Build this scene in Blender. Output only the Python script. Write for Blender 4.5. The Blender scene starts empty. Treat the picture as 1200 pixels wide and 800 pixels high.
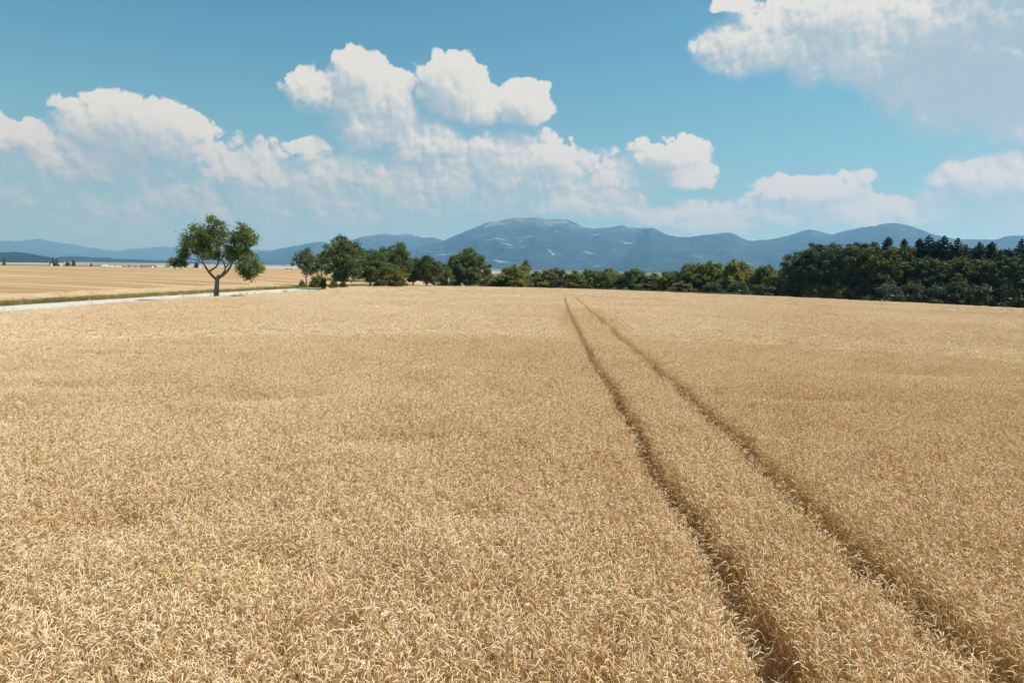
import bpy, math, random
import numpy as np
from mathutils import Vector, Matrix, Euler, Quaternion

R = math.radians
random.seed(7)
rng = np.random.default_rng(7)
scene = bpy.context.scene
COL = scene.collection

# ------------------------------------------------------------------ camera
CAM_Z = 4.1
F_PX = 820.0                      # focal length in photo pixels (photo is 1200 wide)
PITCH = math.atan((400 - 312.5) / F_PX)
ROLL = R(1.0)
cam_d = bpy.data.cameras.new('camera')
cam = bpy.data.objects.new('camera', cam_d)
COL.objects.link(cam)
cam_d.sensor_width = 36.0
cam_d.lens = F_PX / 1200 * 36.0
cam_d.clip_start = 0.1
cam_d.clip_end = 90000
CAM_M = (Matrix.Rotation(math.pi / 2 - PITCH, 3, 'X') @ Matrix.Rotation(ROLL, 3, 'Z'))
cam.matrix_world = Matrix.Translation((0, 0, CAM_Z)) @ CAM_M.to_4x4()
scene.camera = cam


def ray(px, py):
    d = CAM_M @ Vector(((px - 600) / F_PX, -(py - 400) / F_PX, -1.0))
    return d


def at(px, py, Y):
    """point of the world seen at a photo pixel, Y metres ahead"""
    d = ray(px, py)
    d = d / d.y
    return Vector((d.x * Y, Y, CAM_Z + d.z * Y))


def hor(px):
    return 312.5 + math.tan(ROLL) * (px - 600)


# ------------------------------------------------------------------ terrain
def sstep(a, b, x):
    t = np.clip((np.asarray(x, float) - a) / (b - a), 0, 1)
    return t * t * (3 - 2 * t)


def ground_z(x, y):
    x = np.asarray(x, float); y = np.asarray(y, float)
    r2 = x * x + y * y
    r = np.sqrt(r2)
    rc = np.minimum(r, 330.0)
    drop = -6.3e-5 * (rc * rc) - np.maximum(r - 330, 0) * 0.03
    drop = np.maximum(drop, -26)
    s = sstep(-75, -15, x)
    z = drop * s
    z = z - 0.0085 * np.clip(x - 8, 0, 200) * sstep(5, 60, y)
    far = sstep(470, 900, r)
    z = z * (1 - far) + far * (-26.0)
    # the left field swells a little before it ends
    z = z + (1 - s) * (0.5 * np.exp(-((r - 300) / 110.0) ** 2)) * sstep(0, 60, y)
    return z


def gz(x, y):
    return float(ground_z(x, y))


def hit(px, py, lift=0.0):
    """where the ray of a photo pixel meets the ground (raised by lift)"""
    d = ray(px, py); d = d / d.length
    t = 2.0
    while t < 3000:
        p = Vector((0, 0, CAM_Z)) + d * t
        if p.z < gz(p.x, p.y) + lift:
            return p
        t += 0.1 if t < 60 else 0.5
    return None


# ------------------------------------------------------------------ noise
_lat = rng.random((256, 256))


def vnoise(x, y):
    x = np.asarray(x, float); y = np.asarray(y, float)
    xi = np.floor(x).astype(int); yi = np.floor(y).astype(int)
    fx = x - xi; fy = y - yi
    fx = fx * fx * (3 - 2 * fx); fy = fy * fy * (3 - 2 * fy)
    a = _lat[xi % 256, yi % 256]; b = _lat[(xi + 1) % 256, yi % 256]
    c = _lat[xi % 256, (yi + 1) % 256]; d = _lat[(xi + 1) % 256, (yi + 1) % 256]
    return (a * (1 - fx) + b * fx) * (1 - fy) + (c * (1 - fx) + d * fx) * fy


def fbm(x, y, o=5, g=0.5):
    s = 0; a = 1; n = 0
    for i in range(o):
        s = s + a * vnoise(x * 2 ** i + 17.3 * i, y * 2 ** i + 9.1 * i); n += a; a *= g
    return s / n


# ------------------------------------------------------------------ helpers
def tag(o, label=None, cat=None, group=None, kind=None):
    if label: o['label'] = label
    if cat: o['category'] = cat
    if group: o['group'] = group
    if kind: o['kind'] = kind
    return o


def empty(name, loc, rz=0.0):
    o = bpy.data.objects.new(name, None)
    o.empty_display_size = 0.5
    COL.objects.link(o)
    o.location = loc
    o.rotation_euler = (0, 0, rz)
    return o


def mesh_np(name, V, F, mat=None, smooth=False, attrs=None, link=True, parent=None):
    """V (n,3); F list of arrays (m,k) of faces"""
    V = np.asarray(V, np.float32)
    if isinstance(F, np.ndarray): F = [F]
    F = [np.asarray(f, np.int32) for f in F if len(f)]
    me = bpy.data.meshes.new(name)
    me.vertices.add(len(V)); me.vertices.foreach_set('co', V.ravel())
    tot = np.concatenate([np.full(len(f), f.shape[1], np.int32) for f in F])
    idx = np.concatenate([f.ravel() for f in F])
    start = np.concatenate([[0], np.cumsum(tot)[:-1]]).astype(np.int32)
    me.loops.add(len(idx)); me.loops.foreach_set('vertex_index', idx)
    me.polygons.add(len(tot))
    me.polygons.foreach_set('loop_start', start)
    me.polygons.foreach_set('use_smooth', np.full(len(tot), smooth))
    if attrs:
        for k, a in attrs.items():
            at_ = me.attributes.new(k, 'FLOAT', 'POINT')
            at_.data.foreach_set('value', np.asarray(a, np.float32))
    me.update(calc_edges=True)
    me.validate()
    if mat: me.materials.append(mat)
    o = bpy.data.objects.new(name, me)
    if link: COL.objects.link(o)
    if parent is not None: o.parent = parent
    return o


class MB:
    """collects shapes for one mesh"""
    def __init__(s): s.v = []; s.f = []; s.a = []; s.n = 0

    def add(s, V, F, a=0.5):
        V = np.asarray(V, float)
        for f in (F if isinstance(F, list) else [F]):
            s.f.append(np.asarray(f, int) + s.n)
        s.v.append(V); s.n += len(V)
        s.a.append(np.full(len(V), a) if np.isscalar(a) else np.asarray(a, float))

    def tube(s, P, rad, k=6, a=0.5, cap=False):
        P = np.asarray(P, float); n = len(P); rad = np.broadcast_to(rad, (n,))
        T = np.gradient(P, axis=0)
        T /= np.linalg.norm(T, axis=1)[:, None] + 1e-9
        ref = np.array([0, 0, 1.0]) if abs(T[0][2]) < 0.9 else np.array([1.0, 0, 0])
        V = []
        u = np.cross(T[0], ref); u /= np.linalg.norm(u)
        ang = np.arange(k) * 2 * np.pi / k
        for i in range(n):
            u = u - T[i] * u.dot(T[i]); u /= np.linalg.norm(u) + 1e-9
            w = np.cross(T[i], u)
            V.append(P[i] + rad[i] * (np.cos(ang)[:, None] * u + np.sin(ang)[:, None] * w))
        V = np.concatenate(V)
        i = np.arange(n - 1)[:, None] * k; j = np.arange(k)[None, :]; j2 = (j + 1) % k
        F = np.stack([i + j, i + j2, i + k + j2, i + k + j], -1).reshape(-1, 4)
        s.add(V, F, a)

    def box(s, lo, hi, a=0.5):
        x0, y0, z0 = lo; x1, y1, z1 = hi
        V = [(x0, y0, z0), (x1, y0, z0), (x1, y1, z0), (x0, y1, z0), (x0, y0, z1), (x1, y0, z1), (x1, y1, z1), (x0, y1, z1)]
        F = [(0, 3, 2, 1), (4, 5, 6, 7), (0, 1, 5, 4), (1, 2, 6, 5), (2, 3, 7, 6), (3, 0, 4, 7)]
        s.add(V, np.array(F), a)

    def build(s, name, mat, parent=None, smooth=False, link=True, attr='tint'):
        fs = {}
        for f in s.f: fs.setdefault(f.shape[1], []).append(f)
        F = [np.concatenate(v) for v in fs.values()]
        return mesh_np(name, np.concatenate(s.v), F, mat, smooth, {attr: np.concatenate(s.a)}, link, parent)


# ------------------------------------------------------------------ materials
class NT:
    def __init__(s, tree): s.t = tree; s.n = tree.nodes; s.l = tree.links

    def node(s, typ, **kw):
        nd = s.n.new(typ)
        for k, v in kw.items(): setattr(nd, k, v)
        return nd

    def put(s, sock, v):
        if v is None: return
        if isinstance(v, bpy.types.NodeSocket): s.l.new(v, sock)
        else: sock.default_value = v

    def m(s, op, a, b=None, c=None, clamp=False):
        nd = s.node('ShaderNodeMath', operation=op); nd.use_clamp = clamp
        s.put(nd.inputs[0], a); s.put(nd.inputs[1], b); s.put(nd.inputs[2], c)
        return nd.outputs[0]

    def v(s, op, a, b=None, scale=None):
        nd = s.node('ShaderNodeVectorMath', operation=op)
        s.put(nd.inputs[0], a); s.put(nd.inputs[1], b)
        if scale is not None: s.put(nd.inputs['Scale'], scale)
        return nd.outputs['Value'] if op in ('LENGTH', 'DOT_PRODUCT', 'DISTANCE') else nd.outputs[0]

    def noise(s, vec, scale, detail=3, rough=0.5, dist=0.0, dim='3D', lac=2.0, color=False):
        nd = s.node('ShaderNodeTexNoise', noise_dimensions=dim)
        s.put(nd.inputs['Vector'], vec); s.put(nd.inputs['Scale'], scale)
        s.put(nd.inputs['Detail'], detail); s.put(nd.inputs['Roughness'], rough)
        s.put(nd.inputs['Distortion'], dist); s.put(nd.inputs['Lacunarity'], lac)
        return nd.outputs['Color' if color else 'Fac']

    def mix(s, f, a, b, typ='RGBA', blend='MIX'):
        nd = s.node('ShaderNodeMix', data_type=typ)
        if typ == 'RGBA':
            nd.blend_type = blend
            s.put(nd.inputs[0], f); s.put(nd.inputs[6], a); s.put(nd.inputs[7], b); return nd.outputs[2]
        s.put(nd.inputs[0], f); s.put(nd.inputs[2], a); s.put(nd.inputs[3], b); return nd.outputs[0]

    def ss(s, x, a, b, lo=0.0, hi=1.0):
        nd = s.node('ShaderNodeMapRange', interpolation_type='SMOOTHSTEP')
        s.put(nd.inputs[0], x); s.put(nd.inputs[1], a); s.put(nd.inputs[2], b)
        s.put(nd.inputs[3], lo); s.put(nd.inputs[4], hi)
        return nd.outputs[0]

    def ramp(s, f, stops):
        nd = s.node('ShaderNodeValToRGB')
        e = nd.color_ramp.elements
        while len(e) < len(stops): e.new(0.5)
        for el, (p, c) in zip(e, stops): el.position = p; el.color = (*c, 1)
        s.put(nd.inputs[0], f)
        return nd.outputs[0]

    def sep(s, vec):
        nd = s.node('ShaderNodeSeparateXYZ'); s.put(nd.inputs[0], vec); return nd.outputs

    def comb(s, x, y, z):
        nd = s.node('ShaderNodeCombineXYZ'); s.put(nd.inputs[0], x); s.put(nd.inputs[1], y); s.put(nd.inputs[2], z)
        return nd.outputs[0]

    def attr(s, name, out='Fac', typ='GEOMETRY'):
        nd = s.node('ShaderNodeAttribute', attribute_name=name, attribute_type=typ); return nd.outputs[out]


def new_mat(name):
    m = bpy.data.materials.new(name); m.use_nodes = True
    m.node_tree.nodes.clear()
    g = NT(m.node_tree)
    out = g.node('ShaderNodeOutputMaterial')
    pos = g.node('ShaderNodeNewGeometry').outputs['Position']
    return m, g, out, pos


def c4(c): return (*c, 1.0)


def simple_mat(name, col, rough=0.8, var=0.12, scale=1.0, spec=0.2):
    m, g, out, pos = new_mat(name)
    n = g.noise(pos, scale, 4, 0.6)
    c = g.mix(n, c4([x * (1 - var) for x in col]), c4([min(1, x * (1 + var)) for x in col]))
    b = g.node('ShaderNodeBsdfPrincipled')
    g.put(b.inputs['Base Color'], c); b.inputs['Roughness'].default_value = rough
    b.inputs['Specular IOR Level'].default_value = spec
    g.l.new(b.outputs[0], out.inputs[0])
    return m


def leafy(name, base, light, trans=0.35, spec=0.25, patch=0.25, back=None):
    """thin foliage: per-leaf tint, large patches, light passing through"""
    m, g, out, pos = new_mat(name)
    t = g.attr('tint')
    info = g.node('ShaderNodeObjectInfo')
    n = g.noise(pos, patch, 3, 0.6)
    f = g.m('ADD', g.m('MULTIPLY', t, 0.6), g.m('MULTIPLY', g.ss(n, 0.35, 0.65), 0.4))
    f = g.m('ADD', f, g.m('MULTIPLY', g.m('SUBTRACT', info.outputs['Random'], 0.5), 0.3), clamp=True)
    c = g.mix(f, c4(base), c4(light))
    b = g.node('ShaderNodeBsdfPrincipled')
    g.put(b.inputs['Base Color'], c); b.inputs['Roughness'].default_value = 0.55
    b.inputs['Specular IOR Level'].default_value = spec
    tr = g.node('ShaderNodeBsdfTranslucent')
    g.put(tr.inputs[0], g.mix(1.0, c, c4((1.35, 1.3, 0.7)), blend='MULTIPLY'))
    ms = g.node('ShaderNodeMixShader'); ms.inputs[0].default_value = trans
    g.l.new(b.outputs[0], ms.inputs[1]); g.l.new(tr.outputs[0], ms.inputs[2])
    g.l.new(ms.outputs[0], out.inputs[0])
    return m


M = {}


def wheat_mat():
    m, g, out, pos = new_mat('ripe_wheat')
    t = g.attr('tint')
    # slow patches over the field: paler, greyer and redder places
    n1 = g.noise(pos, 0.06, 4, 0.6)
    n2 = g.noise(pos, 0.9, 3, 0.6)
    n3 = g.noise(pos, 0.35, 3, 0.5)
    c = g.ramp(t, [(0.0, (0.46, 0.32, 0.14)), (0.30, (0.65, 0.495, 0.27)), (0.6, (0.77, 0.635, 0.415)), (1.0, (0.88, 0.81, 0.67))])
    c = g.mix(g.ss(n1, 0.38, 0.64, 0.0, 1.0), c, g.mix(1.0, c, c4((0.95, 0.91, 0.84)), blend='MULTIPLY'))
    c = g.mix(g.ss(n2, 0.42, 0.72, 0.0, 0.55), c, g.mix(1.0, c, c4((0.88, 0.80, 0.66)), blend='MULTIPLY'))
    c = g.mix(g.ss(n3, 0.55, 0.75, 0.0, 0.5), c, g.mix(1.0, c, c4((0.92, 0.97, 0.80)), blend='MULTIPLY'))
    b = g.node('ShaderNodeBsdfPrincipled')
    g.put(b.inputs['Base Color'], c); b.inputs['Roughness'].default_value = 0.5
    b.inputs['Specular IOR Level'].default_value = 0.35
    tr = g.node('ShaderNodeBsdfTranslucent')
    g.put(tr.inputs[0], g.mix(1.0, c, c4((1.1, 0.98, 0.8)), blend='MULTIPLY'))
    ms = g.node('ShaderNodeMixShader'); ms.inputs[0].default_value = 0.40
    g.l.new(b.outputs[0], ms.inputs[1]); g.l.new(tr.outputs[0], ms.inputs[2])
    g.l.new(ms.outputs[0], out.inputs[0])
    return m


M['wheat'] = wheat_mat()
M['leaf_fruit'] = leafy('fruit_tree_leaves', (0.050, 0.082, 0.028), (0.185, 0.220, 0.070), 0.42, patch=0.5)
M['leaf_row'] = leafy('road_tree_leaves', (0.040, 0.072, 0.027), (0.150, 0.190, 0.062), 0.38, patch=0.35)
M['leaf_bright'] = leafy('bright_shrub_leaves', (0.090, 0.110, 0.028), (0.270, 0.275, 0.075), 0.42, patch=0.25)
M['leaf_green'] = leafy('round_tree_leaves', (0.052, 0.088, 0.030), (0.180, 0.220, 0.065), 0.40, patch=0.3)
M['leaf_olive'] = leafy('olive_tree_leaves', (0.070, 0.082, 0.028), (0.215, 0.210, 0.062), 0.40, patch=0.25)
M['leaf_wood'] = leafy('wood_edge_leaves', (0.045, 0.064, 0.026), (0.140, 0.155, 0.050), 0.36, patch=0.25)
M['leaf_grey'] = leafy('grey_willow_leaves', (0.036, 0.052, 0.030), (0.110, 0.130, 0.080), 0.28, patch=0.4)
M['leaf_dark'] = leafy('dark_wood_leaves', (0.030, 0.066, 0.046), (0.105, 0.155, 0.098), 0.36, patch=0.3)
M['needle'] = leafy('spruce_needles', (0.014, 0.034, 0.022), (0.050, 0.082, 0.050), 0.15, patch=0.4)
M['bark'] = simple_mat('tree_bark', (0.22, 0.185, 0.16), 0.9, 0.45, 6.0)
M['bark_dark'] = simple_mat('dark_bark', (0.07, 0.055, 0.045), 0.9, 0.4, 5.0)
M['grass'] = leafy('verge_grass_blades', (0.070, 0.085, 0.018), (0.32, 0.30, 0.10), 0.35, patch=0.12)
M['soil'] = simple_mat('dry_soil', (0.24, 0.17, 0.10), 0.95, 0.35, 3.0)


def ground_mat():
    m, g, out, pos = new_mat('ground_cover')
    X, Y, Z = g.sep(pos)
    r = g.v('LENGTH', g.comb(X, Y, 0.0))
    fine = g.noise(pos, 2.2, 5, 0.7)
    soil = g.mix(fine, c4((0.30, 0.22, 0.12)), c4((0.58, 0.45, 0.28)))
    # rows of cut straw in the left field run away to the right
    along = g.comb(g.m('MULTIPLY', X, 0.012), g.m('ADD', g.m('MULTIPLY', Y, 0.16), g.m('MULTIPLY', X, 0.055)), 0.0)
    band = g.noise(along, 1.0, 4, 0.65)
    band2 = g.noise(g.v('SCALE', along, scale=3.1), 1.0, 3, 0.6)
    f = g.m('ADD', g.m('MULTIPLY', band, 0.7), g.m('MULTIPLY', band2, 0.3))
    stub = g.ramp(g.ss(f, 0.34, 0.66), [(0.0, (0.20, 0.13, 0.065)), (0.4, (0.29, 0.195, 0.105)), (0.75, (0.355, 0.25, 0.145)), (1.0, (0.44, 0.33, 0.21))])
    stub = g.mix(g.m('MULTIPLY', fine, 0.35), stub, c4((0.32, 0.21, 0.085)))
    side = g.ss(X, -43.0, -47.0)
    near = g.mix(side, soil, stub)
    # the valley floor: quilt of pale and dark plots
    vor = g.node('ShaderNodeTexVoronoi', feature='F1')
    g.put(vor.inputs['Vector'], g.comb(g.m('MULTIPLY', X, 0.0016), g.m('MULTIPLY', Y, 0.0009), 0.0)); vor.inputs['Scale'].default_value = 1.6
    sep = g.node('ShaderNodeSeparateColor'); g.l.new(vor.outputs['Color'], sep.inputs[0])
    plots = g.ramp(sep.outputs[0], [(0.0, (0.06, 0.08, 0.04)), (0.25, (0.12, 0.12, 0.05)), (0.45, (0.20, 0.17, 0.11)), (0.75, (0.32, 0.26, 0.19)), (1.0, (0.40, 0.34, 0.27))])
    plots = g.mix(g.ss(X, -120.0, 60.0), plots, g.mix(0.75, plots, c4((0.06, 0.09, 0.035))))
    c = g.mix(g.ss(r, 500.0, 640.0), near, plots)
    # dark ploughed strip at the end of the left field
    c = g.mix(g.m('MULTIPLY', g.ss(r, 480.0, 500.0), g.ss(r, 760.0, 720.0)), c, c4((0.17, 0.125, 0.08)))
    b = g.node('ShaderNodeBsdfPrincipled')
    g.put(b.inputs['Base Color'], c); b.inputs['Roughness'].default_value = 0.95
    b.inputs['Specular IOR Level'].default_value = 0.1
    bump = g.node('ShaderNodeBump'); bump.inputs['Strength'].default_value = 0.6; bump.inputs['Distance'].default_value = 0.15
    g.l.new(g.m('ADD', fine, band), bump.inputs['Height']); g.l.new(bump.outputs[0], b.inputs['Normal'])
    g.l.new(b.outputs[0], out.inputs[0])
    return m


# ------------------------------------------------------------------ ground sheet
radii = [0.0] + list(np.geomspace(1.5, 600, 90)) + list(np.geomspace(640, 28000, 40))
na = 288
aa = np.arange(na) * 2 * np.pi / na
V = [(0, 0, gz(0, 0))]; F4 = []; F3 = []
rr = np.array(radii[1:])
GX = rr[:, None] * np.sin(aa)[None]; GY = rr[:, None] * np.cos(aa)[None]
GZ = ground_z(GX, GY)
V = np.concatenate([[[0, 0, gz(0, 0)]], np.stack([GX, GY, GZ], -1).reshape(-1, 3)])
k = np.arange(na); k2 = (k + 1) % na
F3 = np.stack([np.zeros(na, int), 1 + k2, 1 + k], -1)
i = np.arange(len(rr) - 1)[:, None] * na + 1
F4 = np.stack([i + k, i + k2, i + na + k2, i + na + k], -1).reshape(-1, 4)
ground = mesh_np('ground', V, [F3, F4], ground_mat(), True)
tag(ground, 'dry soil and farmland reaching from the wheat to the far valley', 'ground', kind='structure')

# ------------------------------------------------------------------ road
_fe = [hit(*q) for q in ((-120, 366.8, .14), (0, 358.3, .14), (100, 351.7, .14), (200, 345.7, .14), (300, 340.2, .14), (370, 336.6, .14))]
_fe = np.array([(p.x, p.y) for p in _fe])
_pf = np.polyfit(_fe[:, 1], _fe[:, 0], 1)
_sl = math.cos(math.atan(_pf[0]))
print('road far edge', _fe.round(1).tolist(), _pf)
ROAD = [(_pf[1] + _pf[0] * y + 2.9 / _sl + 0.0006 * max(0, y - 130) ** 2, y) for y in (-40, 0, 30, 60, 90, 120, 150, 180, 220, 260, 320)]


def spline(pts, n):
    P = np.array(pts, float)
    t = np.linspace(0, len(P) - 1, n)
    i = np.clip(np.floor(t).astype(int), 0, len(P) - 2); u = (t - i)[:, None]
    g = lambda j: P[np.clip(j, 0, len(P) - 1)]
    p0, p1, p2, p3 = g(i - 1), g(i), g(i + 1), g(i + 2)
    return 0.5 * ((2 * p1) + (-p0 + p2) * u + (2 * p0 - 5 * p1 + 4 * p2 - p3) * u ** 2 + (-p0 + 3 * p1 - 3 * p2 + p3) * u ** 3)


RC = spline(ROAD, 220)
RT = np.gradient(RC, axis=0); RT /= np.linalg.norm(RT, axis=1)[:, None]
RN = np.stack([RT[:, 1], -RT[:, 0]], 1)        # points to the wheat side


def road_x(y):
    return np.interp(y, RC[:, 1], RC[:, 0])


def road_mat():
    m, g, out, pos = new_mat('pale_concrete_road')
    n = g.noise(pos, 0.5, 5, 0.65); n2 = g.noise(pos, 14.0, 3, 0.7)
    c = g.mix(n, c4((0.36, 0.35, 0.32)), c4((0.50, 0.485, 0.45)))
    c = g.mix(g.m('MULTIPLY', n2, 0.35), c, c4((0.30, 0.285, 0.25)))
    crack = g.ss(g.noise(pos, 1.3, 5, 0.7, 1.2), 0.495, 0.505)
    lane = g.attr('lane')
    wear = g.m('MULTIPLY', g.ss(g.m('ABSOLUTE', g.m('SUBTRACT', g.m('ABSOLUTE', lane), 0.42)), 0.20, 0.05), 0.35)
    c = g.mix(wear, c, c4((0.30, 0.29, 0.265)))
    c = g.mix(g.m('MULTIPLY', g.ss(g.m('ABSOLUTE', lane), 0.78, 1.0), g.ss(n, 0.3, 0.6)), c, c4((0.30, 0.25, 0.15)))
    b = g.node('ShaderNodeBsdfPrincipled'); g.put(b.inputs['Base Color'], c); b.inputs['Roughness'].default_value = 0.85
    g.l.new(b.outputs[0], out.inputs[0])
    return m


mb = MB()
W = 2.9
offs = [(-W - 0.25, -0.05)] + [(W * t_, 0.14 - 0.04 * t_ * t_) for t_ in np.linspace(-1, 1, 9)] + [(W + 0.25, -0.05)]
V = []
for o_, h in offs:
    P = RC + RN * o_
    wob = (fbm(P[:, 1] * 0.4, P[:, 0] * 0 + o_, 3) - 0.5) * (0.5 if abs(o_) > 2.8 else 0)
    P = P + RN * wob[:, None]
    V.append(np.column_stack([P, ground_z(P[:, 0], P[:, 1]) + h]))
V = np.array(V); n = V.shape[1]
i = np.arange(10)[:, None] * n; j = np.arange(n - 1)[None]
F = np.stack([i + j, i + n + j, i + n + j + 1, i + j + 1], -1).reshape(-1, 4)
road = mesh_np('road', V.reshape(-1, 3), F, road_mat(), True, {'lane': np.repeat([o_[0] / W for o_ in offs], n)})
tag(road, 'pale narrow country road between the wheat and the stubble field', 'road', kind='structure')

# ------------------------------------------------------------------ wheat
# wheel tracks, measured on the crop's top plane
TL = [(930, 800), (866, 700), (804, 600), (747, 515), (712, 450), (686, 400), (671, 372), (662, 351)]
TRK = [(1182, 800), (1080, 715), (975, 620), (890, 545), (802, 462), (738, 403), (704, 375), (684, 358)]


def on_crop(pts, lift=0.72):
    return np.array([hit(px, py, lift)[:2] for px, py in pts])


tl = on_crop(TL); tr_ = on_crop(TRK)


def track_line(P):
    """smooth curve x(y) through the measured points, carried on both ways"""
    c = np.polyfit(P[:, 1], P[:, 0], 2, w=1 / np.sqrt(P[:, 1]))
    return c


cl = track_line(tl); cr = track_line(tr_)
print('track L', tl.round(2).tolist(), cl); print('track R', tr_.round(2).tolist(), cr)


def track_x(c, y):
    yc = np.minimum(y, 90)
    s = 2 * c[0] * 90 + c[1]
    return c[0] * yc ** 2 + c[1] * yc + c[2] + np.maximum(y - 90, 0) * s + 0.10 * (vnoise(y * 0.35, y * 0 + c[2] * 7) - 0.5) * 2 + 0.06 * (vnoise(y * 1.3, y * 0 + 3 + c[2] * 7) - 0.5) * 2


def stalk(mb, r_, x, y, h, lod):
    """one ripe wheat stalk with its nodding ear and dry leaves"""
    az = r_.uniform(0, 2 * math.pi); lean = abs(r_.gauss(0.04, 0.05))
    if r_.random() < 0.05: lean += 0.25
    dx, dy = math.cos(az), math.sin(az)
    nod = r_.triangular(0.1, 2.5, 1.2)
    n = {0: 5, 1: 3, 2: 2}[lod]
    P = []; ang = lean
    p = np.array([x, y, 0.0])
    seg = h / n
    for q in range(n + 1):
        P.append(p.copy()); p = p + seg * np.array([dx * math.sin(ang), dy * math.sin(ang), math.cos(ang)]); ang += lean * 0.5
    t0 = r_.uniform(0.15, 0.55)
    sr = {0: 0.0019, 1: 0.0028, 2: 0.005}[lod]
    mb.tube(P, np.linspace(sr * 1.2, sr, len(P)), 3, np.linspace(max(0, t0 - 0.15), t0 + 0.2, len(P)).repeat(3))
    # neck + ear
    L = r_.uniform(0.055, 0.088) * (1.15 if lod == 2 else 1)
    m_ = {0: 7, 1: 4, 2: 3}[lod]
    base = {0: 0.0049, 1: 0.0078, 2: 0.013}[lod]
    prof = {0: [0.3, 0.85, 1.0, 0.85, 1.0, 0.8, 0.62, 0.12], 1: [0.35, 1, 1, 0.75, 0.15], 2: [0.5, 1, 0.8, 0.2]}[lod]
    E = [P[-1]]; p = P[-1].copy(); ang = lean * 3
    neck = r_.uniform(0.02, 0.06)
    az2 = az + r_.uniform(-0.4, 0.4); ex, ey = math.cos(az2), math.sin(az2)
    if lod < 2:
        N = [p.copy()]
        for q in range(3):
            ang += nod * 0.17
            p = p + neck / 3 * np.array([ex * math.sin(ang), ey * math.sin(ang), math.cos(ang)]); N.append(p.copy())
        mb.tube(N, sr, 3, t0 + 0.15)
        E = [p.copy()]
    for q in range(m_):
        ang += nod * 0.5 / m_ * (1 if lod < 2 else 1.6)
        p = p + L / m_ * np.array([ex * math.sin(ang), ey * math.sin(ang), math.cos(ang)]); E.append(p.copy())
    te = min(1, max(0.2, r_.gauss({0: 0.73, 1: 0.90, 2: 0.96}[lod], 0.14)))
    mb.tube(E, [base * v for v in prof], {0: 5, 1: 4, 2: 3}[lod], te)
    # leaves
    for q in range({0: 2, 1: 1, 2: 1}[lod]):
        a2 = r_.uniform(0, 2 * math.pi); hx, hy = math.cos(a2), math.sin(a2)
        z0 = r_.uniform(0.35, 0.9) * h; b = np.array([x + dx * lean * z0, y + dy * lean * z0, z0])
        LL = r_.uniform(0.10, 0.24); ns = {0: 4, 1: 3, 2: 2}[lod]; wd = {0: 0.0045, 1: 0.006, 2: 0.011}[lod]
        ang2 = r_.uniform(0.3, 0.9); curl = r_.uniform(0.4, 1.0)
        sx, sy = -hy * wd, hx * wd
        VV = []
        for w in range(ns + 1):
            k_ = 1 - (w / ns) ** 2 * 0.85
            VV.append(b + np.array([sx, sy, 0]) * k_); VV.append(b - np.array([sx, sy, 0]) * k_)
            b = b + LL / ns * np.array([hx * math.sin(ang2), hy * math.sin(ang2), math.cos(ang2)]); ang2 += curl
        FF = np.array([(2 * w, 2 * w + 1, 2 * w + 3, 2 * w + 2) for w in range(ns)])
        mb.add(VV, FF, min(1, max(0, r_.gauss(0.42, 0.16))))


def clump(name, seed, size, count, lod, hm=0.74, hs=0.035):
    r_ = random.Random(seed); mb = MB()
    for q in range(count):
        stalk(mb, r_, r_.uniform(-size, size) / 2, r_.uniform(-size, size) / 2, r_.gauss(hm, hs), lod)
    return mb.build(name, M['wheat'], link=False)


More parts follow.
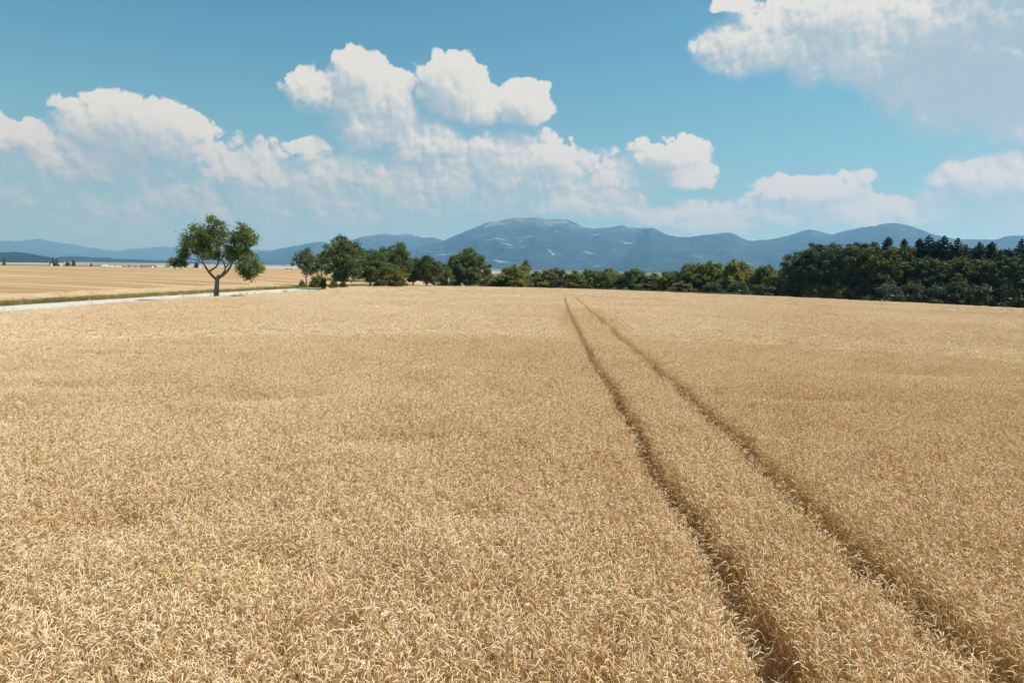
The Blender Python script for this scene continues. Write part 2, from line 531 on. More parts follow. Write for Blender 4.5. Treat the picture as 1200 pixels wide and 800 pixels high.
def scatter(name, pts, rot, scl, idx, sources, mat, lean=None):
    """one object whose points carry instances of the source meshes"""
    pts = np.asarray(pts, np.float32)
    me = bpy.data.meshes.new(name)
    me.vertices.add(len(pts)); me.vertices.foreach_set('co', pts.ravel())
    a = me.attributes.new('rot', 'FLOAT_VECTOR', 'POINT'); a.data.foreach_set('vector', np.asarray(rot, np.float32).ravel())
    a = me.attributes.new('scl', 'FLOAT_VECTOR', 'POINT'); a.data.foreach_set('vector', np.asarray(scl, np.float32).ravel())
    a = me.attributes.new('idx', 'INT', 'POINT'); a.data.foreach_set('value', np.asarray(idx, np.int32))
    me.materials.append(mat)
    o = bpy.data.objects.new(name, me); COL.objects.link(o)
    ng = bpy.data.node_groups.new(name + '_spread', 'GeometryNodeTree')
    ng.interface.new_socket('Geometry', in_out='INPUT', socket_type='NodeSocketGeometry')
    ng.interface.new_socket('Geometry', in_out='OUTPUT', socket_type='NodeSocketGeometry')
    N = ng.nodes; Lk = ng.links
    gi = N.new('NodeGroupInput'); go = N.new('NodeGroupOutput')
    g2i = N.new('GeometryNodeGeometryToInstance')
    for s_ in reversed(sources):
        oi = N.new('GeometryNodeObjectInfo'); oi.inputs['Object'].default_value = s_; oi.inputs['As Instance'].default_value = True
        Lk.new(oi.outputs['Geometry'], g2i.inputs[0])
    # keep each source its own instance: join instances instead of wrapping them
    N.remove(g2i)
    jn = N.new('GeometryNodeJoinGeometry')
    for nd in [x for x in N if x.bl_idname == 'GeometryNodeObjectInfo']:
        Lk.new(nd.outputs['Geometry'], jn.inputs[0])
    iop = N.new('GeometryNodeInstanceOnPoints')
    iop.inputs['Pick Instance'].default_value = True

    def named(nm, typ):
        x = N.new('GeometryNodeInputNamedAttribute'); x.data_type = typ; x.inputs['Name'].default_value = nm
        return [s for s in x.outputs if s.enabled and s.name == 'Attribute'][0]
    Lk.new(gi.outputs[0], iop.inputs['Points']); Lk.new(jn.outputs[0], iop.inputs['Instance'])
    Lk.new(named('idx', 'INT'), iop.inputs['Instance Index'])
    e2r = N.new('FunctionNodeEulerToRotation'); Lk.new(named('rot', 'FLOAT_VECTOR'), e2r.inputs[0])
    Lk.new(e2r.outputs[0], iop.inputs['Rotation'])
    Lk.new(named('scl', 'FLOAT_VECTOR'), iop.inputs['Scale'])
    Lk.new(iop.outputs[0], go.inputs[0])
    md = o.modifiers.new('spread', 'NODES'); md.node_group = ng
    return o


WE = [hit(*q) for q in ((-120, 376.5, .74), (0, 366.3, .74), (100, 358.6, .74), (200, 351.2, .74), (300, 345.3, .74), (370, 341.0, .74), (395, 338.8, .74), (420, 337.2, .74), (445, 336.0, .74))]
WE = np.array([(p.x, p.y) for p in WE]); print('wheat edge', WE.round(1).tolist(), 'road', road_x(WE[:, 1]).round(1))
_y = np.array([-40, 0, 30, 40, 50, 60, 70, 80, 90, 100, 120, 140, 170, 200, 260.0])
WE = np.stack([np.interp(_y, WE[:, 1], WE[:, 0]) - 2.0 * sstep(100, 130, _y), _y], 1)


def wheat_edge_left(y):
    # crop edge follows the road, a verge between them
    return np.interp(y, WE[:, 1], WE[:, 0]) + 0.5 * (vnoise(y * 0.3, y * 0 + 1) - 0.5)


# far edge of the crop: the tree line, in polar terms
EDGE_AZ = np.array([-40, -14, -8, -3, 0, 5, 12, 20, 26, 32, 38, 46, 60])
EDGE_R = np.array([205, 205, 205, 200, 198, 190, 175, 160, 147, 141, 137, 133, 130.0])


def edge_r(az_deg):
    return np.interp(az_deg, EDGE_AZ, EDGE_R)


def inside(x, y, tw):
    az = np.degrees(np.arctan2(x, y)); r = np.hypot(x, y)
    ok = (x > wheat_edge_left(y)) & (r < edge_r(az) - 2) & (y > -3)
    for c in (cl, cr):
        ok &= (np.abs(x - track_x(c, y)) > tw)
    return ok


def grid_pts(r0, r1, s, az0=-50, az1=50, back=0):
    n = int(r1 / s) + 2
    gx, gy = np.meshgrid(np.arange(-n, n + 1) * s, np.arange(-2 if not back else -back, n + 1) * s)
    gx = gx.ravel() + rng.uniform(-0.5, 0.5, gx.size) * s; gy = gy.ravel() + rng.uniform(-0.5, 0.5, gy.size) * s
    r = np.hypot(gx, gy); az = np.degrees(np.arctan2(gx, gy))
    k = (r >= r0) & (r < r1) & (az > az0) & (az < az1)
    return gx[k], gy[k]


def lay(r0, r1, s, n_var, i0, tw, near_track=None, az=(-50, 50)):
    x, y = grid_pts(r0, r1, s, *az)
    k = inside(x, y, tw)
    if near_track is not None:                        # only / never beside the tracks
        lo = track_x(cl, y) - 1.0; hi = track_x(cr, y) + 1.0
        b = (x > lo) & (x < hi)
        k &= b if near_track else ~b
    x, y = x[k], y[k]
    z = ground_z(x, y)
    h = 0.93 + 0.16 * fbm(x * 0.25, y * 0.25, 3) + 0.06 * rng.uniform(-1, 1, len(x))
    # weathered hollows where the crop has sunk a little
    for (px, py, rx, ry) in (*[(172 + 14 * q_, 431 - 6.2 * q_, 1.0, .45) for q_ in range(6)], *[(30 + 22 * q_, 437 - 5 * q_, 1.3, .4) for q_ in range(5)], (75, 455, 2, 0.7), (930, 470, 2, 0.7), (1060, 440, 2.5, .8), (450, 520, .9, .6), (330, 655, .4, .35), (130, 620, .5, .5), (560, 610, .6, .4), (300, 470, 1.2, .7)):
        p = hit(px, py, 0.7)
        h -= 0.2 * np.exp(-((x - p.x) / rx) ** 2 - ((y - p.y) / ry) ** 2) if py > 340 else 0
    lx = 0.16 * (fbm(x * 0.12 + 5, y * 0.12, 3) - 0.5) + rng.normal(0, 0.035, len(x))
    ly = 0.16 * (fbm(x * 0.12, y * 0.12 + 30, 3) - 0.5) + rng.normal(0, 0.035, len(x))
    rot = np.stack([ly, lx, rng.uniform(0, 6.283, len(x))], -1)
    s_ = rng.uniform(0.95, 1.06, len(x))
    return np.stack([x, y, z], -1), rot, np.stack([s_, s_, h], -1), i0 + rng.integers(0, n_var, len(x))


src = [clump('wheat_tuft', 100 + q, 0.17, 15, 0) for q in range(10)]
src += [clump('wheat_tuft_mid', 200 + q, 0.46, 60, 1) for q in range(6)]
src += [clump('wheat_tuft_far', 300 + q, 1.15, 210, 2) for q in range(5)]
src += [clump('wheat_tuft_thin', 400 + q, 0.2, 9, 2) for q in range(4)]
parts = [
    lay(0.5, 34, 0.15, 10, 0, 0.25, az=(-75, 75)),
    lay(34, 62, 0.15, 10, 0, 0.24, True),
    lay(34, 90, 0.40, 6, 10, 0.27, False, az=(-56, 56)),
    lay(62, 90, 0.18, 4, 21, 0.22, True),
    lay(90, 112, 0.2, 4, 21, 0.16, True),
    lay(90, 112, 1.0, 5, 16, 0.5, False),
    lay(112, 215, 1.0, 5, 16, 0.0),
]
pts = np.concatenate([p[0] for p in parts]); rot = np.concatenate([p[1] for p in parts])
scl = np.concatenate([p[2] for p in parts]); idx = np.concatenate([p[3] for p in parts])
# a few bent and trodden stalks inside the wheel tracks
tx = []
for c in (cl, cr):
    yy = rng.uniform(3, 60, 700); xx = track_x(c, yy) + rng.uniform(-0.24, 0.24, 700); tx.append((xx, yy))
xx = np.concatenate([t[0] for t in tx]); yy = np.concatenate([t[1] for t in tx])
pts = np.concatenate([pts, np.stack([xx, yy, ground_z(xx, yy) - 0.02], -1)])
rot = np.concatenate([rot, np.stack([rng.normal(0, 0.7, len(xx)), rng.normal(0, 0.7, len(xx)), rng.uniform(0, 6.28, len(xx))], -1)])
scl = np.concatenate([scl, np.stack([np.full(len(xx), 1.0)] * 2 + [rng.uniform(0.15, 0.5, len(xx))], -1)])
idx = np.concatenate([idx, rng.integers(0, 10, len(xx))])
print('wheat instances', len(pts))
wheat = scatter('wheat', pts, rot, scl, idx, src, M['wheat'])
tag(wheat, 'ripe golden wheat standing dense across the whole foreground', 'wheat', kind='stuff')

# ------------------------------------------------------------------ verge grass
def grass_tuft(name, seed, n, hmin, hmax, spread, wd=0.012, link=False):
    r_ = random.Random(seed); mb = MB()
    for q in range(n):
        a = r_.uniform(0, 6.283); h = r_.uniform(hmin, hmax); x, y = r_.gauss(0, spread), r_.gauss(0, spread)
        b = np.array([x, y, 0.0]); ang = r_.uniform(0.0, 0.35); dx, dy = math.cos(a), math.sin(a); VV = []
        for w in range(4):
            k_ = wd * (1 - w / 3.3); VV += [b + np.array([-dy, dx, 0]) * k_, b - np.array([-dy, dx, 0]) * k_]
            b = b + h / 3 * np.array([dx * math.sin(ang), dy * math.sin(ang), math.cos(ang)]); ang += r_.uniform(0.05, 0.35)
        mb.add(VV, np.array([(2 * w, 2 * w + 1, 2 * w + 3, 2 * w + 2) for w in range(3)]), min(1, max(0, r_.gauss(0.45, 0.25))))
        if r_.random() < 0.18:      # a seed head
            mb.tube([b - np.array([0, 0, 0.02]), b + np.array([dx * .02, dy * .02, 0.05]), b + np.array([dx * .04, dy * .04, 0.12])], [0.008, 0.016, 0.003], 4, 0.95)
    return mb.build(name, M['grass'], link=False)


gsrc = [grass_tuft('grass_tuft', 500 + q, 26, 0.15, 0.5, 0.16) for q in range(4)] + \
       [grass_tuft('tall_grass_tuft', 520 + q, 26, 0.35, 0.95, 0.2) for q in range(4)]
gp, gr_, gs_, gidx = [], [], [], []
for side, d0, d1, dens, i0, hh in ((-1, 0.1, 1.2, 8, 0, 0.8), (-1, 0.9, 3.4, 8, 4, 0.6), (1, 1.2, 6.0, 3, 0, 0.5), (1, 0.8, 6.0, 0.5, 4, 0.9)):
    for q in range(len(RC) - 1):
        a, b = RC[q], RC[q + 1]; L = np.linalg.norm(b - a)
        if a[1] < 15 or a[1] > 260: continue
        k_ = rng.poisson(dens * L * (d1 - d0) / 2)
        u = rng.random(k_)[:, None]; d = rng.uniform(d0, d1, k_)
        P = a + (b - a) * u + RN[q] * (side * (W + d))[:, None]
        gp.append(np.column_stack([P, ground_z(P[:, 0], P[:, 1])])); gr_.append(np.column_stack([rng.normal(0, .08, k_), rng.normal(0, .08, k_), rng.uniform(0, 6.28, k_)]))
        s_ = rng.uniform(0.7, 1.25, k_) * hh; gs_.append(np.stack([s_] * 3, -1)); gidx.append(i0 + rng.integers(0, 4, k_))
# rough grass under the tree line at the field's end
k_ = 5000
az_ = rng.uniform(-16, 19, k_); r_e = edge_r(az_) + rng.uniform(-2.5, 4, k_)
X_ = r_e * np.sin(np.radians(az_)); Y_ = r_e * np.cos(np.radians(az_))
gp.append(np.column_stack([X_, Y_, ground_z(X_, Y_)])); gr_.append(np.column_stack([rng.normal(0, .08, k_), rng.normal(0, .08, k_), rng.uniform(0, 6.28, k_)]))
gs_.append(np.stack([rng.uniform(0.7, 1.3, k_)] * 3, -1)); gidx.append(4 + rng.integers(0, 4, k_))
verge = scatter('verge_grass', np.concatenate(gp), np.concatenate(gr_), np.concatenate(gs_), np.concatenate(gidx), gsrc, M['grass'])
tag(verge, 'green and straw coloured grass along the road and field edges', 'grass', kind='stuff')

# pale strip of standing crop beyond the road, and stubble tufts further out
sp, srr, ss_, si = [], [], [], []
for q in range(len(RC) - 1):
    a, b = RC[q], RC[q + 1]; L = np.linalg.norm(b - a)
    if a[1] < 15 or a[1] > 200: continue
    k_ = rng.poisson(L * 13)
    u = rng.random(k_)[:, None]; d = rng.uniform(W + 3.2, W + 10, k_)
    P = a + (b - a) * u - RN[q] * d[:, None]
    sp.append(np.column_stack([P, ground_z(P[:, 0], P[:, 1])])); srr.append(np.column_stack([np.zeros(k_), np.zeros(k_), rng.uniform(0, 6.28, k_)]))
    ss_.append(np.stack([np.ones(k_), np.ones(k_), rng.uniform(0.42, 0.5, k_)], -1)); si.append(rng.integers(0, 5, k_))
far_crop = scatter('distant_barley', np.concatenate(sp), np.concatenate(srr), np.concatenate(ss_), np.concatenate(si), src[16:21], M['wheat'])
tag(far_crop, 'pale strip of standing barley beyond the road verge', 'barley', kind='stuff')

# ------------------------------------------------------------------ trees
def leaf_cloud(P, size, r_np, tint_fn, droop=0.0, aspect=1.6):
    """leaf-sized quads at points P"""
    n = len(P)
    d = r_np.normal(size=(n, 3)); d[:, 2] = d[:, 2] * 0.8 - droop; d /= np.linalg.norm(d, axis=1)[:, None]
    u = np.cross(d, r_np.normal(size=(n, 3))); u /= np.linalg.norm(u, axis=1)[:, None] + 1e-9
    s = size * r_np.uniform(0.6, 1.3, n)[:, None]
    a = P - d * s * aspect / 2; b = P + d * s * aspect / 2
    V = np.stack([a, P + u * s * 0.5 - d * s * 0.1, b, P - u * s * 0.5 - d * s * 0.1], 1).reshape(-1, 3)
    F = np.arange(4 * n).reshape(-1, 4)
    return V, F, np.repeat(tint_fn(P), 4)


def limb_path(p0, p1, r_np, n=6, sag=0.15, up=0.35):
    p0 = np.asarray(p0, float); p1 = np.asarray(p1, float); L = np.linalg.norm(p1 - p0)
    mid = (p0 + p1) / 2 + np.array([0, 0, up * L * 0.3]) * 0 + r_np.normal(0, 0.08 * L, 3)
    mid[:2] = mid[:2] + (p1 - p0)[:2] * 0.12; mid[2] -= sag * L * 0.3
    t = np.linspace(0, 1, n)[:, None]
    P = (1 - t) ** 2 * p0 + 2 * t * (1 - t) * mid + t ** 2 * p1
    P[1:-1] += r_np.normal(0, 0.02 * L, (n - 2, 3))
    return P


def make_tree(name, seed, clusters, limbs=None, trunk=None, leaf=0.15, n_leaf=9000, mat='leaf_row', bark='bark', tw=True, sub_r=0.30, density_pow=1.0, fill=0.85, droop=0.2):
    """clusters: (x,y,z,rx,ry,rz) foliage masses. limbs: list of point paths with radii. -> Empty with trunk and crown"""
    r_np = np.random.default_rng(seed)
    root = empty(name, (0, 0, 0))
    mb = MB()
    if trunk: mb.tube(trunk[0], trunk[1], 9)
    for P, rad in (limbs or []): mb.tube(P, rad, 6)
    vol = np.array([c[3] * c[4] * c[5] for c in clusters]) ** (0.75)
    vol = vol / vol.sum()
    crown = MB()
    for c, w in zip(clusters, vol):
        C = np.array(c[:3]); Rr = np.array(c[3:6])
        nsub = max(5, int(n_leaf * w / 70))
        # sprays of leaves, mostly near the outside of the mass
        d = r_np.normal(size=(nsub, 3)); d /= np.linalg.norm(d, axis=1)[:, None]
        rad = r_np.uniform(0.35, 1.0, nsub) ** 0.5 * r_np.uniform(fill, 1.12, nsub)
        S = C + d * rad[:, None] * Rr
        per = r_np.poisson(n_leaf * w / nsub, nsub) + 4
        sr = sub_r * r_np.uniform(0.6, 1.3, nsub)
        tint = np.clip(r_np.normal(0.45, 0.2, nsub), 0, 1)
        if tw:
            for q in range(nsub):
                if r_np.random() < 0.55:
                    s0 = C + (S[q] - C) * 0.15 - np.array([0, 0, Rr[2] * 0.3])
                    mb.tube(limb_path(s0, S[q], r_np, 4), np.linspace(0.022, 0.007, 4) * (leaf / 0.13), 3)
        Pl = np.concatenate([S[q] + r_np.normal(size=(per[q], 3)) * sr[q] * np.array([1, 1, 0.7]) for q in range(nsub)])
        tt = np.concatenate([np.full(per[q], tint[q]) for q in range(nsub)]) + r_np.normal(0, 0.18, len(Pl))
        tt = np.clip(tt, 0, 1)
        Vv, Ff, Aa = leaf_cloud(Pl, leaf, r_np, lambda P: tt, droop)
        crown.add(Vv, Ff, Aa)
    mb.build('trunk', M[bark], root, True)
    crown.build('crown', M[mat], root)
    return root


def auto_tree(name, seed, h, w, trunk_h, n_cl, mat, leaf=0.17, n_leaf=8000, shape='round', bark='bark', cs=1.0, **kw):
    """a broadleaf tree: a short trunk, limbs to a ring of leaf masses"""
    r_np = np.random.default_rng(seed)
    cl_ = []
    golden = 2.399963
    for q in range(n_cl):
        t = (q + 0.5) / n_cl
        a = q * golden + r_np.uniform(-0.5, 0.5)
        zz = trunk_h + (h - trunk_h) * (0.12 + 0.76 * t)
        if shape == 'round': rad = math.sin(math.pi * min(1, 0.15 + 0.75 * t)) ** 0.6
        elif shape == 'bush': rad = math.sqrt(max(0, 1 - t ** 1.8)) * 0.95
        elif shape == 'tall': rad = math.sin(math.pi * min(1, 0.12 + 0.80 * t)) ** 0.8 * 0.9
        else: rad = 1 - 0.8 * t
        cr_ = w / 2 * r_np.uniform(0.36, 0.52) * (0.8 + 0.35 * rad)
        if shape == 'bush': cr_ *= 1.12
        rr_ = max(0, w / 2 * rad - cr_ * 0.75) * r_np.uniform(0.85, 1.08)
        if t > 0.93: rr_ *= 0.3
        if shape == 'dome': rad = math.sqrt(max(0, 1 - t ** 2.6)); rr_ = max(0, w / 2 * rad - w * 0.1) * (1 if q % 4 else 0.5)
        cr_ *= cs
        cz = cr_ * r_np.uniform(0.7, 0.95)
        cl_.append((rr_ * math.cos(a), rr_ * math.sin(a), min(zz, h - cz * 0.9), cr_, cr_, cz))
    cl_.append((0, 0, trunk_h + (h - trunk_h) * 0.5, w * 0.25, w * 0.25, (h - trunk_h) * 0.35))
    limbs = []
    th = trunk_h + (h - trunk_h) * 0.25
    r0 = 0.028 * h
    Pt = [(0, 0, -0.3), (0.02 * h * r_np.uniform(-1, 1), 0.02 * h * r_np.uniform(-1, 1), th * 0.5), (0.03 * h * r_np.uniform(-1, 1), 0.03 * h * r_np.uniform(-1, 1), th), (0, 0, h * 0.75)]
    Pt = spline(Pt, 9)
    for c in cl_[:-1]:
        s = Pt[r_np.integers(3, 7)]
        if s[2] > c[2]: s = Pt[3]
        limbs.append((limb_path(s, c[:3], r_np, 6), np.linspace(r0 * 0.45, 0.02, 6)))
    return make_tree(name, seed, cl_, limbs, (Pt, np.linspace(r0 * 1.15, 0.03, 9)), leaf, n_leaf, mat, bark, **kw)


def spruce(name, seed, h, w, mat='needle', n_lv=26, gap=1.2):
    r_np = np.random.default_rng(seed)
    root = empty(name, (0, 0, 0))
    tk = MB(); tk.tube([(0, 0, -0.3), (0, 0, h * 0.5), (0, 0, h)], [h * 0.017, h * 0.01, 0.015], 7)
    PP = []; TT = []; DD = []
    for q in range(n_lv):
        t = q / (n_lv - 1)
        z = gap + (h - gap - 0.25) * t ** 0.93
        L = w / 2 * (1 - t) ** 0.72 * r_np.uniform(0.7, 1.15) + 0.15
        nb = int(5 + 5 * (1 - t))
        a0 = r_np.uniform(0, 6.28)
        for b in range(nb):
            a = a0 + b * 6.283 / nb + r_np.uniform(-0.25, 0.25); Lb = L * r_np.uniform(0.65, 1.12)
            dr = -0.25 * (1 - t) + 0.35 * t
            P = np.array([(math.cos(a) * Lb * s, math.sin(a) * Lb * s, z + Lb * (dr * s - 0.22 * math.sin(s * 2.6) + 0.18 * s * s)) for s in np.linspace(0, 1, 5)])
            tk.tube(P, np.linspace(0.03, 0.008, 5), 3)
            m_ = int(14 + 60 * Lb)
            s = r_np.uniform(0.12, 1.0, m_)
            base = np.stack([np.interp(s, np.linspace(0, 1, 5), P[:, k]) for k in range(3)], -1)
            wd = 0.24 * Lb * (1 - s * 0.7) + 0.05
            side = np.array([-math.sin(a), math.cos(a), 0])
            base += side * (r_np.uniform(-1, 1, m_) * wd)[:, None]
            base[:, 2] -= np.abs(r_np.normal(0, 0.09 + 0.05 * Lb, m_))
            PP.append(base); TT.append(np.clip(r_np.normal(0.2 + 0.5 * s, 0.15), 0, 1))
            DD.append(np.tile([math.cos(a), math.sin(a), -0.45], (m_, 1)) + r_np.normal(0, 0.45, (m_, 3)))
    P = np.concatenate(PP); T = np.concatenate(TT); D = np.concatenate(DD); D /= np.linalg.norm(D, axis=1)[:, None]
    u = np.cross(D, r_np.normal(size=D.shape)); u /= np.linalg.norm(u, axis=1)[:, None]
    s = r_np.uniform(0.16, 0.34, len(P))[:, None]
    V = np.stack([P - D * s * 0.6, P + u * s * 0.24, P + D * s * 0.7, P - u * s * 0.24], 1).reshape(-1, 3)
    tk.build('trunk', M['bark_dark'], root, True)
    cr_ = MB(); cr_.add(V, np.arange(len(V)).reshape(-1, 4), np.repeat(T, 4)); cr_.build('crown', M[mat], root)
    return root


def dup(root, loc, rz, sc):
    r_ = root.copy(); COL.objects.link(r_)
    for k_ in list(r_.keys()): del r_[k_]
    for ch in [o for o in bpy.data.objects if o.parent == root]:
        c = ch.copy(); COL.objects.link(c); c.parent = r_
    r_.location = loc; r_.rotation_euler = (0, 0, rz); r_.scale = sc
    return r_


# --- the lone fruit tree, limbs and leaf masses laid out from the photo
HY = 76.0
HB = at(253, 346, HY); hero_loc = (HB.x, HY, gz(HB.x, HY))
S_ = HY / F_PX
def hp(px, py, dy=0.0):
    p = at(px, py, HY); return np.array([p.x - hero_loc[0], dy, p.z - hero_loc[2]])
def hl(pts, r0, r1):
    P = spline([hp(*q) for q in pts], 10); return (P, np.linspace(r0, r1, 10))
hlimbs = [
    hl([(253, 327, 0), (246, 319, -.2), (240.5, 309, -.4), (236, 299, -.5), (229, 286, -.7)], .17, .04),
    hl([(240.5, 309, -.4), (233, 305, -.7), (224, 302, -.9), (214, 306, -1.0)], .08, .02),
    hl([(236, 299, -.5), (228, 297, .3), (219, 292, .5)], .06, .02),
    hl([(245, 318, 0), (252, 312, .4), (254, 303, .6), (252, 290, .7), (248, 268, .5)], .12, .03),
    hl([(256, 325, 0), (262, 318, .3), (261, 310, .5), (257, 302, .6), (262, 290, .8), (266, 271, .7)], .12, .02),
    hl([(256, 326, 0), (265, 319, .1), (272, 310, -.2), (276, 303, -.4), (283, 292, -.5), (288, 274, -.5)], .16, .03),
    hl([(264, 313, .2), (269, 305, .6), (274, 296, 1.0), (277, 284, 1.2)], .08, .02),
    hl([(275, 305, -.3), (284, 304, -.6), (292, 307, -.8), (298, 313, -.8)], .08, .02),
    hl([(252, 290, .7), (244, 282, 1.1), (238, 272, 1.2)], .05, .015),
    hl([(283, 282, -.5), (285, 270, -.5), (286, 262, -.4)], .03, .008),
    hl([(250, 275, .5), (247, 264, .5), (245, 256, .4)], .03, .008),
]
hcl_px = [(214.5, 306, 8, 7, -1.0), (231, 270, 8, 7, .2), (223, 279, 5, 6, -.4), (229, 288, 12, 9, -.6), (237, 280, 8, 8, .9), (248, 259, 5, 5, .3), (252, 267, 9, 7, .5),
          (243, 276, 9, 8, -.3), (254, 280, 8, 8, 1.0), (248, 297, 10, 7, -.2), (240, 293, 8, 6, .8), (284, 277, 9, 8, -.4), (274, 279, 5, 5, 1.1), (290, 274, 8, 7, .2),
          (279, 290, 13, 9, -.4), (270, 297, 8, 7, .6), (285, 265, 3.4, 3.5, -.4), (294, 310, 11, 12, -.7), (290, 321, 7, 6, -.6), (301, 314, 6, 7, .1), (289, 298, 7, 5, .6),
          (238, 301, 5, 4, .4), (257, 301, 4, 4, -.5), (276, 300, 6, 5, -.8), (293, 284, 6, 6, -.2), (217, 297, 4, 5, .3), (222, 299, 6, 5, -.8), (210, 310, 5, 4, -1.0)]
hcl = []
for px, py, rx, ry, dy in hcl_px:
    p = hp(px, py, dy); hcl.append((*p, rx * S_ * 1.0, min(rx, ry) * S_ * 1.3, ry * S_ * 1.05))
htrunk = (np.array([hp(253, 356), hp(253.5, 345), hp(254, 336), hp(254.5, 328), hp(256, 322)]), np.array([0.34, 0.27, 0.235, 0.23, 0.11]))
htrunk[0][0][2] = -0.3
hero = make_tree('fruit_tree', 11, hcl, hlimbs, htrunk, leaf=0.115, n_leaf=27000, mat='leaf_fruit', sub_r=0.27, fill=0.95)
hero.location = hero_loc
tag(hero, 'lone old fruit tree with an open spreading crown standing beside the road', 'tree')

# --- prototypes (each is then placed as the first of its kind)
PROTO = {
    'row_a': lambda: auto_tree('roadside_tree', 21, 8.0, 7.4, 1.5, 26, 'leaf_row', 0.17, 17000, cs=0.8),
    'row_b': lambda: auto_tree('roadside_tree', 22, 8.0, 7.0, 1.6, 22, 'leaf_row', 0.17, 14000, cs=0.82),
    'row_c': lambda: auto_tree('roadside_tree', 23, 8.0, 8.0, 0.8, 22, 'leaf_olive', 0.17, 14000, cs=0.82),
    'small': lambda: auto_tree('roadside_tree', 24, 6.0, 4.6, 1.9, 8, 'leaf_row', 0.15, 5200),
    'round': lambda: auto_tree('round_tree', 31, 11.0, 12.6, 0.0, 90, 'leaf_green', 0.24, 36000, 'dome', cs=0.5, fill=0.9),
    'bush_a': lambda: auto_tree('hedge_shrub', 41, 6.0, 9.0, 0.0, 24, 'leaf_bright', 0.22, 14000, 'bush'),
    'bush_b': lambda: auto_tree('hedge_shrub', 42, 6.0, 8.0, 0.0, 22, 'leaf_green', 0.22, 13000, 'bush'),
    'bush_c': lambda: auto_tree('hedge_shrub', 43, 6.0, 7.5, 0.0, 20, 'leaf_olive', 0.22, 12000, 'bush'),
    'bush_d': lambda: auto_tree('hedge_shrub', 44, 4.0, 5.5, 0.0, 14, 'leaf_grey', 0.2, 8000, 'bush'),
    'wood_a': lambda: auto_tree('woodland_tree', 51, 12.0, 8.0, 0.4, 26, 'leaf_dark', 0.22, 13000, 'tall', 'bark_dark'),
    'wood_b': lambda: auto_tree('woodland_tree', 52, 12.0, 7.4, 0.6, 24, 'leaf_dark', 0.22, 12000, 'tall', 'bark_dark'),
    'wood_c': lambda: auto_tree('woodland_tree', 53, 11.0, 7.6, 0.5, 24, 'leaf_wood', 0.22, 12500, 'tall', 'bark_dark'),
    'wood_d': lambda: auto_tree('woodland_tree', 54, 11.0, 7.8, 0.5, 24, 'leaf_wood', 0.22, 12500, 'tall', 'bark_dark'),
    'spruce_a': lambda: spruce('spruce_tree', 61, 14.0, 6.4),
    'spruce_b': lambda: spruce('spruce_tree', 62, 14.0, 5.6, n_lv=30),
    'pine_a': lambda: auto_tree('pine_tree', 63, 13.0, 6.0, 1.0, 26, 'needle', 0.2, 12000, 'tall', 'bark_dark'),
}
BASE_H = {'row_a': 8, 'row_b': 8, 'row_c': 8, 'small': 6, 'round': 11, 'bush_a': 6, 'bush_b': 6, 'bush_c': 6, 'bush_d': 4, 'wood_a': 12, 'wood_b': 12, 'wood_c': 11, 'wood_d': 11, 'spruce_a': 14, 'spruce_b': 14, 'pine_a': 13}
BASE_W = {'row_a': 6.3, 'row_b': 5.8, 'row_c': 6.6, 'small': 4.3, 'round': 12.2, 'bush_a': 6.6, 'bush_b': 6.0, 'bush_c': 5.6, 'bush_d': 4.2, 'wood_a': 6.4, 'wood_b': 6.0, 'wood_c': 6.0, 'wood_d': 6.2, 'spruce_a': 3.9, 'spruce_b': 3.4, 'pine_a': 5.4}
made = {}


def place(kind, px, top, wpx, Y, label, cat='tree', group=None, name=None):
    """a tree seen at photo column px, its top at row top, wpx wide, Y metres ahead"""
    p = at(px, top, Y); z = gz(p.x, Y)
    h = p.z - z; w = wpx * Y / F_PX
    rz = random.uniform(0, 6.283)
    sc = (w / BASE_W[kind], w / BASE_W[kind], h / BASE_H[kind])
    if kind not in made:
        o = PROTO[kind](); made[kind] = o
        o.location = (p.x, Y, z); o.rotation_euler = (0, 0, rz); o.scale = sc
    else:
        o = dup(made[kind], (p.x, Y, z), rz, sc)
    if name: o.name = name
    tag(o, label, cat, group)
    return o


G1 = 'trees along the road'
place('small', 359, 292, 27, 140, 'small tree with a bare trunk, first to the right of the lone fruit tree', 'tree', G1)
place('small', 377, 295, 22, 156, 'slim young tree just left of the tallest roadside tree, a round bush at its foot', 'tree', G1)
place('row_a', 403, 277.5, 45, 130, 'tallest full roadside tree of the row, with a thick forked trunk', 'tree', G1)
place('row_b', 434, 292, 38, 142, 'flat topped roadside tree just right of the tallest in the row', 'tree', G1)
place('row_b', 452, 289.5, 24, 168, 'slim bluish tree rising behind the flat topped roadside tree', 'tree', G1)
place('row_a', 466, 285, 28, 160, 'narrow dark tree with the high pointed top in the middle of the row', 'tree', G1)
place('row_c', 459, 310, 34, 150, 'low olive green tree in front of the narrow dark pointed tree', 'tree', G1)
place('row_b', 484, 302, 24, 178, 'low dark tree right of the narrow pointed tree in the row', 'tree', G1)
place('row_a', 500, 300, 34, 172, 'broad green tree with a domed top near the end of the roadside row', 'tree', G1)
place('row_c', 519, 310, 26, 190, 'small olive tree at the end of the roadside row beside the white post', 'tree', G1)
place('bush_b', 530, 301, 17, 212, 'bluish tree peeping out behind the left side of the big round tree', 'tree', G1)
place('bush_c', 372, 322, 14, 138, 'dark round bush at the foot of the slim young tree', 'bush', 'bushes under the roadside trees', 'bush')
place('bush_c', 354, 328, 6, 139, 'small brown green bush at the foot of the first small tree', 'bush', 'bushes under the roadside trees', 'bush')
place('bush_c', 379, 326, 7, 132, 'tiny bush left of the tallest roadside tree, beside the road', 'bush', 'bushes under the roadside trees', 'bush')
place('bush_c', 391, 328, 9, 140, 'low tangled bush behind the trunk of the tallest roadside tree', 'bush', 'bushes under the roadside trees', 'bush')
